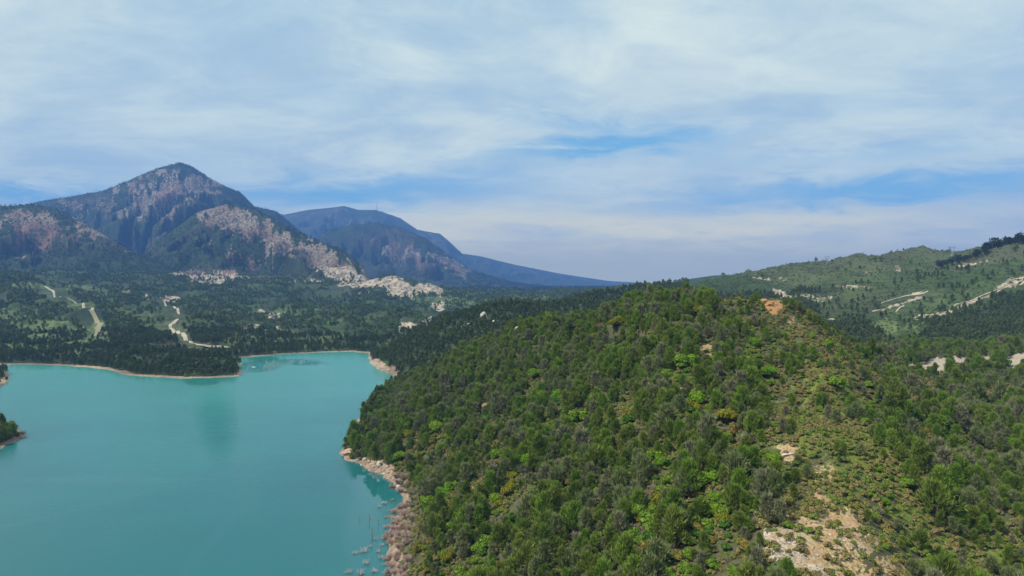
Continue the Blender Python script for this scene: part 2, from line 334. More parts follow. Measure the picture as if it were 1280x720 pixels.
# ------------------------------------------------------------------ materials
def new_mat(name):
    m = bpy.data.materials.new(name); m.use_nodes = True; t = NT(m.node_tree); t.n.clear()
    out = t.add('ShaderNodeOutputMaterial'); bs = t.add('ShaderNodeBsdfPrincipled'); t.l.new(bs.outputs[0], out.inputs[0])
    bs.inputs['Roughness'].default_value = 0.9; bs.inputs['Specular IOR Level'].default_value = 0.15
    return m, t, bs, out
def land_material(name, far, dark=1.0):
    m, t, bs, out = new_mat(name)
    pos = t.add('ShaderNodeNewGeometry').outputs['Position']
    at = t.add('ShaderNodeAttribute'); at.attribute_name = 'cover'; sp = t.add('ShaderNodeSeparateColor'); t.put(sp.inputs[0], at.outputs['Color'])
    rock, soil, grass = sp.outputs; band = at.outputs['Alpha']
    s = 0.012 if far else 0.22
    nA = t.noise(pos, s * (1 if not far else .8), 7, 0.62); nB = t.noise(pos, s * 6, 5, 0.65); nC = t.noise(pos, s * 0.2, 4, 0.5)
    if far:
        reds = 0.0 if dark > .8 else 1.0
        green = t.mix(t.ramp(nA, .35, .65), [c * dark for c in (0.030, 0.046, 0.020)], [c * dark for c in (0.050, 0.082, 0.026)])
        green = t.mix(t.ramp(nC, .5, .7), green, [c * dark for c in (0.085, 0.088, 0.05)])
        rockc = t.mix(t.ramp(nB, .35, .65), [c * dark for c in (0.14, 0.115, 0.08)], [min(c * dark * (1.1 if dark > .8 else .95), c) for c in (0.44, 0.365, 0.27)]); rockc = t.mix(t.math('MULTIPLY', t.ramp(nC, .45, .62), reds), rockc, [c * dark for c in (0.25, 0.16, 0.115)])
    else:
        green = t.mix(t.ramp(nA, .35, .62), (0.074, 0.068, 0.036), (0.062, 0.080, 0.028))
        green = t.mix(t.ramp(nB, .5, .7), green, (0.14, 0.105, 0.07))
        rockc = t.mix(t.ramp(nB, .35, .65), (0.20, 0.16, 0.12), (0.46, 0.39, 0.30))
    grassc = t.mix(t.ramp(nB, .3, .7), (0.070, 0.115, 0.018), (0.165, 0.180, 0.038))
    if far:
        zz = t.add('ShaderNodeSeparateXYZ'); t.put(zz.inputs[0], pos); zz = t.math('ADD', zz.outputs[2], t.math('MULTIPLY', t.noise(pos, 0.02, 4), 16))
        terr = t.math('SINE', t.math('MULTIPLY', zz, 2 * math.pi / 6.5)); terr = t.math('MULTIPLY', t.ramp(terr, 0.2, 0.9), t.ramp(t.noise(pos, 0.012, 3), .42, .58))
        grassc = t.mix(t.ramp(nB, .3, .7), (0.060, 0.090, 0.030), (0.125, 0.155, 0.055)); grassc = t.mix(t.math('MULTIPLY', terr, .75), grassc, (0.035, 0.050, 0.022))
        green = t.mix(t.math('MULTIPLY', t.math('SUBTRACT', 1.0, terr), t.math('MULTIPLY', grass, .9)), green, (0.075, 0.108, 0.030))
        green = t.mix(t.math('MULTIPLY', terr, .5), green, (0.028, 0.038, 0.018))
    soilc = t.mix(t.ramp(nB, .3, .68), (0.20, 0.125, 0.06), (0.42, 0.31, 0.17))
    soilc = t.mix(t.ramp(nA, .52, .68), soilc, (0.33, 0.19, 0.10))
    bandc = t.mix(t.ramp(nA, .4, .6), (0.17, 0.12, 0.085), (0.31, 0.235, 0.165))
    bandc = t.mix(t.ramp(nB, .5, .7), bandc, (0.15, 0.10, 0.075))
    sp_ = t.math('MULTIPLY', t.math('SUBTRACT', nB, 0.5), 0.9 if far else 1.5)
    def msk(a, lo=.42, hi=.62): return t.ramp(t.math('ADD', a, sp_), lo, hi)
    gm = t.math('ADD', grass, t.math('MULTIPLY', t.math('SUBTRACT', nA, .5), 0.9))
    c = t.mix(t.ramp(gm, .35, .7), green, grassc)
    rk = t.math('ADD', rock, t.math('MULTIPLY', t.math('SUBTRACT', nA, .5), t.math('ADD', 0.5, t.math('MULTIPLY', rock, 1.0 if far else 1.6))))
    soil = t.math('ADD', soil, t.math('MULTIPLY', t.math('SUBTRACT', nA, .5), t.math('MULTIPLY', soil, 2.2)))
    if not far:
        sx_, sy_, sz_ = hit(966, 382); dv = t.add('ShaderNodeVectorMath', operation='DISTANCE'); t.put(dv.inputs[0], pos); dv.inputs[1].default_value = (sx_, sy_, sz_)
        soilc = t.mix(t.ramp(dv.outputs['Value'], 17, 5), soilc, (0.34, 0.18, 0.075))
    c = t.mix(msk(rk), c, rockc); c = t.mix(msk(soil), c, soilc)
    c = t.mix(t.ramp(band, .3, .7), c, bandc)
    t.put(bs.inputs['Base Color'], c)
    bp = t.add('ShaderNodeBump'); bp.inputs['Strength'].default_value = 0.6 if far else 0.7; bp.inputs['Distance'].default_value = (16.0 if dark < .8 else 7.0) if far else 0.35
    t.put(bp.inputs['Height'], nB if far else t.math('ADD', nB, t.noise(pos, 3.0, 3))); t.put(bs.inputs['Normal'], bp.outputs[0])
    return m
M_near = land_material('scrub_ground', False); M_far = land_material('far_ground', True, 0.85); M_mtn = land_material('mountain_ground', True, 0.60)

def link(o): sc.collection.objects.link(o); return o
def from_faces(name, X, Y, Z, quads, mat, attr=None):
    used = np.unique(quads); remap = np.full(X.size, -1); remap[used] = np.arange(len(used))
    co = np.stack([X.ravel()[used], Y.ravel()[used], Z.ravel()[used]], 1).astype(np.float32); q = remap[quads].astype(np.int32)
    me = bpy.data.meshes.new(name); me.vertices.add(len(co)); me.vertices.foreach_set('co', co.ravel())
    me.loops.add(q.size); me.loops.foreach_set('vertex_index', q.ravel()); me.polygons.add(len(q))
    me.polygons.foreach_set('loop_start', np.arange(0, q.size, 4, dtype=np.int32)); me.polygons.foreach_set('loop_total', np.full(len(q), 4, np.int32))
    me.update(); me.validate(); me.polygons.foreach_set('use_smooth', np.ones(len(q), bool))
    if attr is not None:
        a = me.color_attributes.new('cover', 'FLOAT_COLOR', 'POINT'); a.data.foreach_set('color', attr[used].astype(np.float32).ravel())
    me.materials.append(mat); o = bpy.data.objects.new(name, me); return link(o)
def quads_of(mask):
    j, i = np.nonzero(mask); a = j * NU + i; return np.stack([a, a + 1, a + NU + 1, a + NU], 1)
ATT = np.stack([GR.ravel(), GSO.ravel(), GG.ravel(), GB.ravel()], 1)
cm = GM[:-1, :-1]; cy = GY[:-1, :-1]; cu = (GX / GY)[:-1, :-1]; csd = GS[:-1, :-1]
far_m = (cm > 0.6) & (cy > 2850)
cls = np.zeros(cm.shape, int)
cls[far_m & (cm <= 3.6)] = 2; cls[far_m & (cm > 3.6)] = 3
cls[(~far_m) & (cy > 560)] = 1
cls[cy > 7000] = 3; cls[(~far_m) & (cy > 3200) & (cy <= 7000)] = 1
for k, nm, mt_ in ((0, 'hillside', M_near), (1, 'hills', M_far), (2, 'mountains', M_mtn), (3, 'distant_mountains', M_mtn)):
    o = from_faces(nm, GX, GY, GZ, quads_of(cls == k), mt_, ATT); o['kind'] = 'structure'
# plain beyond and around, down to the horizon
me = bpy.data.meshes.new('plain'); S = 14400
me.from_pydata([(-S, -50, -12.5), (S, -50, -12.5), (S, 13050, -12.5), (-S, 13050, -12.5)], [], [(0, 1, 2, 3)])
me.materials.append(M_far); o = link(bpy.data.objects.new('plain', me)); o['kind'] = 'structure'

# ------------------------------------------------------------------ water
def build_water():
    me = bpy.data.meshes.new('water'); me.from_pydata([(-1500, 30, 0), (900, 30, 0), (900, 1450, 0), (-1500, 1450, 0)], [], [(0, 1, 2, 3)])
    m, t, bs, out = new_mat('reservoir_water')
    pos = t.add('ShaderNodeNewGeometry').outputs['Position']
    nL = t.noise(pos, 0.006, 3, 0.5)
    t.put(bs.inputs['Base Color'], t.mix(t.ramp(nL, .35, .65), (0.010, 0.098, 0.106), (0.013, 0.120, 0.124)))
    cw = bs.inputs['Base Color'].links[0].from_socket
    bs.inputs['IOR'].default_value = 1.33; bs.inputs['Specular IOR Level'].default_value = 0.5
    sp = t.add('ShaderNodeSeparateXYZ'); t.put(sp.inputs[0], pos); x, y, _ = sp.outputs
    yy = t.math('MAXIMUM', y, 10)
    t.put(bs.inputs['Base Color'], t.mix(t.ramp(t.math('ADD', y, t.math('MULTIPLY', nL, 250)), 420, 1000), cw, (0.034, 0.215, 0.190)))     # chalky silt at the river end
    # wind: slick and ruffled patches lie on the surface at fixed places (a = x/y, b = 100/y)
    A_ = t.math('DIVIDE', x, yy); B_ = t.math('DIVIDE', 100.0, yy); nw = t.noise(pos, 0.02, 5, .6); nf = t.noise(pos, 0.09, 4, .6)
    def spot(px, py, rx, ry, tilt=0.0, soft=.5, amp=.5):
        dx = t.math('SUBTRACT', A_, (px - CX) / F); dy = t.math('SUBTRACT', B_, (py - HY) / F)
        dx = t.math('SUBTRACT', dx, t.math('MULTIPLY', dy, tilt))
        p = t.math('MULTIPLY', dx, F / rx); q = t.math('MULTIPLY', dy, F / ry)
        r = t.math('SQRT', t.math('ADD', t.math('MULTIPLY', p, p), t.math('MULTIPLY', q, q)))
        r = t.math('ADD', r, t.math('MULTIPLY', t.math('SUBTRACT', nw, .5), amp)); return t.ramp(r, 1.0 + soft * .5, 1.0 - soft)
    calm = spot(256, 474, 30, 11, 0.1, .5, .25); slick = spot(269, 516, 24, 58, 0.12, .75, .35)
    for a in ((370, 453, 42, 4, 2.0, .4, .8), (320, 458, 30, 8, 0, .4, .6), (330, 449, 20, 3, 0), (470, 605, 34, 34, 0), (455, 670, 28, 50, 0),):
        calm = t.math('MAXIMUM', calm, spot(*a))
    rip = t.math('MAXIMUM', spot(306, 600, 15, 42, .2, .6, .6), t.math('MULTIPLY', spot(270, 670, 10, 60, -.9, .8, .6), .7))
    streak = t.math('MAXIMUM', spot(140, 600, 130, 5, 0), t.math('MULTIPLY', spot(60, 645, 6, 60, -4.2, .9, .3), .8))
    rough = t.math('SUBTRACT', t.math('ADD', 0.17, t.math('MULTIPLY', nw, .10)), t.math('MULTIPLY', calm, 0.24), clamp=True); t.put(bs.inputs['Roughness'], rough)
    t.put(bs.inputs['Specular IOR Level'], t.math('SUBTRACT', t.math('ADD', t.math('ADD', .28, t.math('MULTIPLY', nw, .22)), t.math('MULTIPLY', t.math('MAXIMUM', rip, streak), .20)), t.math('SUBTRACT', t.math('MULTIPLY', slick, .26), t.math('MULTIPLY', calm, .30))))
    mp = t.add('ShaderNodeMapping'); t.put(mp.inputs[0], pos); mp.inputs['Scale'].default_value = (0.45, 1.0, 1.0); mp.inputs['Rotation'].default_value = (0, 0, R(25))
    w1 = t.noise(mp.outputs[0], 0.55, 5, 0.65); w2 = t.noise(pos, 0.12, 2)
    bp = t.add('ShaderNodeBump'); bp.inputs['Distance'].default_value = 0.22
    st = t.math('ADD', t.math('ADD', 0.22, t.math('MULTIPLY', nf, .30)), t.math('ADD', t.math('MULTIPLY', rip, .25), t.math('MULTIPLY', slick, 2.6))); st = t.math('MULTIPLY', st, t.math('SUBTRACT', 1.0, t.math('MULTIPLY', calm, 0.96)))
    t.put(bp.inputs['Strength'], st); t.put(bp.inputs['Height'], t.math('ADD', w1, w2)); t.put(bs.inputs['Normal'], bp.outputs[0])
    me.materials.append(m); o = link(bpy.data.objects.new('water', me)); o['kind'] = 'structure'
build_water()
# ------------------------------------------------------------------ placing by line of sight on the real ground
_PX = GX / GY * F + CX; _PYG = HY - (GZ - H) / GY * F
def thing(name, label, cat, loc=(0, 0, 0), rz=0.0, s=1.0, group=None):
    o = link(bpy.data.objects.new(name, None)); o.location = loc; o.rotation_euler = (0, 0, rz)
    o.scale = (s, s, s) if not hasattr(s, '__len__') else s
    o.empty_display_size = 0.5; tag(o, label, cat, group); return o
def tag(o, label, cat, group=None):
    o['label'] = label; o['category'] = cat
    if group: o['group'] = group
    return o
def part(name, me, parent):
    o = link(bpy.data.objects.new(name, me)); o.parent = parent; return o

class MB:
    """collects vertices and faces of one mesh"""
    def __init__(s): s.v = []; s.f = []
    def tube(s, pts, rad, n=6, cap=True):
        pts = [np.array(p, float) for p in pts]; base = len(s.v)
        for i, p in enumerate(pts):
            d = pts[min(i + 1, len(pts) - 1)] - pts[max(i - 1, 0)]; d /= np.linalg.norm(d) + 1e-9
            a = np.cross(d, (0, 0, 1.0) if abs(d[2]) < 0.95 else (1.0, 0, 0)); a /= np.linalg.norm(a); b = np.cross(d, a)
            for k in range(n):
                t = 2 * math.pi * k / n; s.v.append(tuple(p + rad[i] * (math.cos(t) * a + math.sin(t) * b)))
        for i in range(len(pts) - 1):
            for k in range(n):
                k2 = (k + 1) % n; s.f.append((base + i * n + k, base + i * n + k2, base + (i + 1) * n + k2, base + (i + 1) * n + k))
        if cap: s.f.append(tuple(base + (len(pts) - 1) * n + k for k in range(n))); s.f.append(tuple(base + n - 1 - k for k in range(n)))
    def box(s, c, d):
        b = len(s.v); x, y, z = c; a, e, h = d[0] / 2, d[1] / 2, d[2] / 2
        s.v += [(x + i * a, y + j * e, z + k * h) for k in (-1, 1) for j in (-1, 1) for i in (-1, 1)]
        s.f += [(b + q[0], b + q[1], b + q[2], b + q[3]) for q in ((0, 2, 3, 1), (4, 5, 7, 6), (0, 1, 5, 4), (2, 6, 7, 3), (0, 4, 6, 2), (1, 3, 7, 5))]
    def mesh(s, name, mat, smooth=False):
        me = bpy.data.meshes.new(name); me.from_pydata([tuple(map(float, p)) for p in s.v], [], s.f); me.materials.append(mat)
        if smooth: me.polygons.foreach_set('use_smooth', [True] * len(me.polygons))
        me.update(); return me
def np_mesh(name, V, k, mat):
    """mesh of loose k-sided faces from an array of shape (n, k, 3)"""
    n = len(V); me = bpy.data.meshes.new(name); me.vertices.add(n * k); me.vertices.foreach_set('co', V.astype(np.float32).ravel())
    me.loops.add(n * k); me.loops.foreach_set('vertex_index', np.arange(n * k, dtype=np.int32)); me.polygons.add(n)
    me.polygons.foreach_set('loop_start', np.arange(0, n * k, k, dtype=np.int32)); me.polygons.foreach_set('loop_total', np.full(n, k, np.int32))
    me.update(); me.materials.append(mat); return me
def unit(a): return a / (np.linalg.norm(a, axis=-1, keepdims=True) + 1e-9)
def blades(P, D, L, W, r):
    """pointed kite-shaped blades: base point P, direction D, length L, width W"""
    S = unit(np.cross(D, unit(r.normal(size=D.shape)))); L = L[:, None]; W = W[:, None]
    return np.stack([P, P + D * L * 0.45 + S * W * 0.5, P + D * L, P + D * L * 0.45 - S * W * 0.5], 1)

def leaf_material(name, cols, seed=0.0, trans=0.22, stand=0.02, rough=0.75):
    m = bpy.data.materials.new(name); m.use_nodes = True; t = NT(m.node_tree); t.n.clear()
    out = t.add('ShaderNodeOutputMaterial'); oi = t.add('ShaderNodeObjectInfo')
    pos = oi.outputs['Location']; rnd = t.math('FRACT', t.math('ADD', oi.outputs['Random'], seed))
    st = t.noise(pos, stand, 3, 0.6); k = t.math('ADD', t.math('MULTIPLY', rnd, 0.6), t.math('MULTIPLY', t.math('SUBTRACT', st, 0.3), 1.0), clamp=True)
    cr = t.add('ShaderNodeValToRGB'); el = cr.color_ramp.elements
    while len(el) < len(cols): el.new(0.5)
    for i, c in enumerate(cols): el[i].position = i / (len(cols) - 1) if len(cols) > 1 else 0; el[i].color = (*c, 1)
    t.put(cr.inputs[0], k)
    tc = t.add('ShaderNodeTexCoord').outputs['Object']; nn = t.noise(tc, 1.4, 3, 0.6)
    isl = t.add('ShaderNodeNewGeometry').outputs['Random Per Island']
    hv = t.add('ShaderNodeHueSaturation'); t.put(hv.inputs['Color'], cr.outputs[0])
    t.put(hv.inputs['Hue'], t.math('ADD', 0.475, t.math('MULTIPLY', nn, 0.05)))
    t.put(hv.inputs['Value'], t.math('ADD', 0.55, t.math('ADD', t.math('MULTIPLY', isl, 0.5), t.math('MULTIPLY', nn, 0.75))))
    df = t.add('ShaderNodeBsdfDiffuse'); t.put(df.inputs[0], hv.outputs[0]); tr = t.add('ShaderNodeBsdfTranslucent'); t.put(tr.inputs[0], hv.outputs[0])
    mx = t.add('ShaderNodeMixShader'); mx.inputs[0].default_value = trans; t.l.new(df.outputs[0], mx.inputs[1]); t.l.new(tr.outputs[0], mx.inputs[2])
    t.l.new(mx.outputs[0], out.inputs[0]); return m
def plain_material(name, col, rough=0.85, vary=0.3, scale=3.0, metal=0.0):
    m, t, bs, out = new_mat(name); tc = t.add('ShaderNodeTexCoord').outputs['Object']; n = t.noise(tc, scale, 5, 0.6)
    t.put(bs.inputs['Base Color'], t.mix(n, [c * (1 - vary) for c in col], [min(1, c * (1 + vary)) for c in col])); bs.inputs['Roughness'].default_value = rough
    bs.inputs['Metallic'].default_value = metal; return m
M_pineG = leaf_material('grey_green_needles', [(0.105, 0.135, 0.050), (0.140, 0.168, 0.064), (0.170, 0.185, 0.082)], 0.0, 0.2, 0.03)
M_pine = leaf_material('olive_green_needles', [(0.078, 0.120, 0.020), (0.115, 0.158, 0.027), (0.150, 0.178, 0.038)], 0.0, 0.2, 0.03)
M_pineF = leaf_material('fresh_green_needles', [(0.092, 0.160, 0.020), (0.125, 0.195, 0.026), (0.165, 0.222, 0.036)], 0.0, 0.25, 0.03)
M_bush = leaf_material('dark_green_leaves', [(0.050, 0.110, 0.016), (0.078, 0.150, 0.022)], 0.37, 0.25, 0.05)
M_bushO = leaf_material('olive_brown_leaves', [(0.150, 0.150, 0.030), (0.185, 0.145, 0.035), (0.160, 0.110, 0.038)], 0.37, 0.25, 0.05)
M_bushM = leaf_material('mid_green_leaves', [(0.100, 0.175, 0.020), (0.145, 0.205, 0.028)], 0.37, 0.25, 0.05)
M_bright = leaf_material('fresh_leaves', [(0.080, 0.165, 0.012), (0.110, 0.200, 0.015), (0.150, 0.225, 0.020)], 0.5, 0.3, 0.05)
M_yellow = leaf_material('yellow_green_leaves', [(0.13, 0.17, 0.012), (0.17, 0.165, 0.016), (0.12, 0.11, 0.02)], 0.5, 0.3, 0.05)
M_grey = leaf_material('bare_twigs', [(0.17, 0.15, 0.105), (0.22, 0.20, 0.15), (0.16, 0.16, 0.10)], 0.2, 0.0, 0.05)
M_pink = leaf_material('pinkish_bare_twigs', [(0.36, 0.25, 0.215), (0.44, 0.33, 0.28), (0.26, 0.21, 0.17)], 0.2, 0.0, 0.05)
M_pale = leaf_material('bleached_twigs', [(0.46, 0.41, 0.40), (0.38, 0.34, 0.34), (0.32, 0.29, 0.28)], 0.2, 0.0, 0.05)
M_farleaf = leaf_material('far_tree_leaves', [(0.055, 0.084, 0.028), (0.080, 0.118, 0.032), (0.110, 0.150, 0.038), (0.145, 0.170, 0.056)], 0.1, 0.15, 0.008)
M_mleaf = leaf_material('mountain_tree_leaves', [(0.026, 0.038, 0.018), (0.036, 0.050, 0.022), (0.050, 0.064, 0.028)], 0.1, 0.1, 0.004)
M_scrub = leaf_material('low_scrub_leaves', [(0.08, 0.12, 0.024), (0.12, 0.165, 0.034), (0.17, 0.16, 0.05), (0.20, 0.155, 0.07), (0.12, 0.18, 0.028)], 0.6, 0.15, 0.04)
M_bark = plain_material('bark', (0.13, 0.095, 0.07), 0.95)
M_greybark = plain_material('grey_bark', (0.20, 0.17, 0.15), 0.95)

def pine_meshes(seed, h=7.5, rad=2.5, nb=74, tufts=7, nbl=5, bl=0.95, bw=0.14, mat=None, flat=0.0):
    """young spreading pine: rising limbs that end in upright brushes of needles; returns (crown, trunk)"""
    r = np.random.default_rng(seed); P = []; D = []; tr = MB()
    lean = r.normal(size=2) * 0.25
    tr.tube([(0, 0, -1.2), (lean[0] * .3, lean[1] * .3, h * .35), (lean[0], lean[1], h * .7), (lean[0] * 1.2, lean[1] * 1.2, h * .96)], [.19, .15, .09, .03], 6)
    lob = r.random(5) * 2 * np.pi
    for b in range(nb):
        t = (b + r.random()) / nb; t = 0.10 + 0.90 * t ** 0.85 if flat == 0 else flat + (1 - flat) * t
        az = b * 2.399 + r.normal() * 0.4
        asym = 1 + 0.38 * math.cos(az - lob[0]) * math.sin(3 * t + lob[1]) + 0.18 * math.cos(2 * az - lob[2])
        prof = (1 - t) ** 0.78 * min(1, (t / 0.22)) ** 0.5 if flat == 0 else (1 - ((t - flat) / (1 - flat)) ** 2.2) ** 0.6
        Lb = rad * (prof + 0.10) * asym * r.uniform(0.7, 1.15)
        up = r.uniform(0.15, 0.6) + 0.5 * t
        o = np.array([lean[0] * t, lean[1] * t, h * t * 0.93]); d = np.array([math.cos(az), math.sin(az), up]); d /= np.linalg.norm(d)
        if b % 5 == 0: tr.tube([o, o + d * Lb * 0.9], [.045, .012], 4)
        for q in range(tufts):
            s = r.uniform(0.35, 1.0) ** 0.7
            c = o + d * Lb * s + np.array([0, 0, 0.18 * Lb * s * s]) + r.normal(size=3) * 0.22
            for w in range(nbl): P.append(c + r.normal(size=3) * 0.05); D.append(d * 0.55 + np.array([0, 0, 0.95]) + r.normal(size=3) * 0.5)
    P = np.array(P); D = unit(np.array(D)); n = len(P)
    V = blades(P, D, bl * r.uniform(.6, 1.3, n), bw * r.uniform(.7, 1.5, n), r)
    return np_mesh('crown', V, 4, mat or M_pine), tr.mesh('trunk', M_bark)
def bush_meshes(seed, rad=1.6, hh=2.2, lobes=9, n=1700, ls=0.26, mat=None):
    """round leafy bush of several uneven lobes; returns (crown, trunk)"""
    r = np.random.default_rng(seed); C = []; 
    for i in range(lobes):
        a = r.random() * 6.283; q = rad * 0.62 * math.sqrt(r.random()); C.append((q * math.cos(a), q * math.sin(a), hh * r.uniform(.35, .78) * (1 - 0.35 * q / rad), rad * r.uniform(.34, .56)))
    C = np.array(C); k = r.integers(0, lobes, n); nd = unit(r.normal(size=(n, 3))); nd[:, 2] = np.abs(nd[:, 2]) * 0.9 - 0.25 * r.random(n)
    nd = unit(nd); rr = C[k, 3] * (1 - 0.28 * r.random(n) ** 2) * (1 + 0.12 * np.sin(nd[:, 0] * 7 + k) * np.cos(nd[:, 1] * 6))
    P = C[k, :3] + nd * rr[:, None] * np.array([1, 1, .85]); P[:, 2] = np.maximum(P[:, 2], 0.05)
    N = unit(nd + r.normal(size=(n, 3)) * 0.55); A = unit(np.cross(N, r.normal(size=(n, 3)))); B = np.cross(N, A); s = (ls * r.uniform(.6, 1.3, n))[:, None]
    V = np.stack([P - A * s, P - B * s * .6, P + A * s, P + B * s * .6], 1)
    tr = MB()
    for i in range(min(5, lobes)): c = C[i]; tr.tube([(0.05 * i, 0, -0.6), (c[0] * .4, c[1] * .4, c[2] * .5), (c[0], c[1], c[2])], [.07, .05, .02], 5)
    return np_mesh('crown', V, 4, mat or M_bush), tr.mesh('stem', M_bark)
def twig_mesh(seed, rad=1.3, hh=1.8, nb=46, sub=9, w=0.05, mat=None, up=0.8):
    """leafless bush: forked branches with many fine twigs"""
    r = np.random.default_rng(seed); P = []; D = []; L = []; W = []
    for b in range(nb):
        a = r.random() * 6.283; d = unit(np.array([math.cos(a), math.sin(a), up * r.uniform(.3, 1.6)])); ln = rad * r.uniform(.6, 1.15)
        ln = min(ln, hh / max(d[2], .2)); P.append(np.array([d[0] * .08, d[1] * .08, -.15])); D.append(d); L.append(ln + .15); W.append(w)
        for q in range(sub):
            s = r.uniform(.3, 1); P.append(d * ln * s); D.append(unit(d + r.normal(size=3) * .55)); L.append(ln * r.uniform(.2, .5)); W.append(w * .7)
    P = np.array(P); D = np.array(D); L = np.array(L); W = np.array(W)
    return np_mesh('bare_bush', np.concatenate([blades(P, D, L, W, r), blades(P, D, L, W, r)]), 4, mat or M_grey)

M_dry = leaf_material('dry_branches', [(0.13, 0.14, 0.07), (0.16, 0.16, 0.09), (0.125, 0.15, 0.065)], 0.0, 0.1, 0.03)
PMATS = [M_pineG, M_pine, M_pine, M_pineF, M_pineG, M_pineF, M_pine, M_dry]; PCOL = ['grey-green', 'olive-green', 'olive-green', 'fresh green', 'grey-green', 'fresh green', 'olive-green', 'half-bare greyish']
PINES = [pine_meshes(100 + i, *a, mat=PMATS[i], nb=56, tufts=6, nbl=6, bl=1.05, bw=0.12) for i, a in enumerate([(5.6, 2.2), (6.8, 1.9), (4.6, 2.4), (5.4, 1.9), (4.0, 2.1), (6.2, 2.2), (5.0, 1.7), (5.4, 2.0)])]
BMATS = [M_bush, M_bushO, M_bushM]; BCOL = ['dark green', 'olive-brown', 'mid-green']
BUSHES = [bush_meshes(200 + i, *a, mat=BMATS[i]) for i, a in enumerate([(1.7, 2.3, 9), (1.4, 1.8, 7), (2.1, 2.6, 12)])]
BRIGHT = [bush_meshes(230 + i, *a, mat=M_bright) for i, a in enumerate([(2.0, 3.0, 10), (1.7, 2.4, 8)])]
YELLOW = [bush_meshes(240 + i, *a, mat=M_yellow) for i, a in enumerate([(2.0, 2.6, 10), (1.7, 2.2, 8)])]
TWIGS = [twig_mesh(250 + i, 1.8, 2.6, 60, 12, 0.07) for i in range(3)]
PINKS = [twig_mesh(260 + i, 2.6, 4.2, 110, 20, 0.09, M_pink, 1.2) for i in range(3)]
PALES = [twig_mesh(270 + i, 1.8, 2.4, 34, 7, 0.08, M_pale, 1.0) for i in range(3)]
SCRUBS = [bush_meshes(280 + i, 0.75, 0.75, 5, 260, 0.16, M_scrub)[0] for i in range(3)]
M_mid = leaf_material('dark_ridge_needles', [(0.052, 0.076, 0.028), (0.078, 0.105, 0.038), (0.112, 0.132, 0.052)], 0.0, 0.15, 0.02)
MIDS = [pine_meshes(300 + i, h, rd, 34, 3, 3, 1.5, 0.5, M_mid) for i, (h, rd) in enumerate([(8, 2.8), (7, 3.0), (9, 2.6)])]
FARS = [pine_meshes(310 + i, h, rd, 17, 2, 2, 2.6, 1.5, M_farleaf) for i, (h, rd) in enumerate([(7.5, 3.0), (6.5, 3.4), (9, 3.0)])]
FARB = [bush_meshes(320 + i, 2.0, 2.0, 5, 50, 0.8, M_farleaf)[0] for i in range(2)]
MIDB = [bush_meshes(330 + i, 1.9, 2.1, 7, 260, 0.5, M_mid)[0] for i in range(2)]

def join_mesh(pair, name):
    """crown and trunk of a tree as one mesh, for the woods that nobody could count"""
    a, b = pair; nv = len(a.vertices); me = bpy.data.meshes.new(name)
    va = np.empty(nv * 3, np.float32); a.vertices.foreach_get('co', va); vb = np.empty(len(b.vertices) * 3, np.float32); b.vertices.foreach_get('co', vb)
    me.vertices.add(nv + len(b.vertices)); me.vertices.foreach_set('co', np.concatenate([va, vb]))
    def lp(m):
        l = np.empty(len(m.loops), np.int32); m.loops.foreach_get('vertex_index', l); s = np.empty(len(m.polygons), np.int32); m.polygons.foreach_get('loop_start', s)
        c = np.empty(len(m.polygons), np.int32); m.polygons.foreach_get('loop_total', c); return l, s, c
    la, sa, ca = lp(a); lb, sb, cb = lp(b)
    me.loops.add(len(la) + len(lb)); me.loops.foreach_set('vertex_index', np.concatenate([la, lb + nv])); me.polygons.add(len(sa) + len(sb))
    me.polygons.foreach_set('loop_start', np.concatenate([sa, sb + len(la)])); me.polygons.foreach_set('loop_total', np.concatenate([ca, cb]))
    me.materials.append(a.materials[0]); me.materials.append(b.materials[0])
    me.polygons.foreach_set('material_index', np.concatenate([np.zeros(len(sa), np.int32), np.ones(len(sb), np.int32)])); me.update(); return me

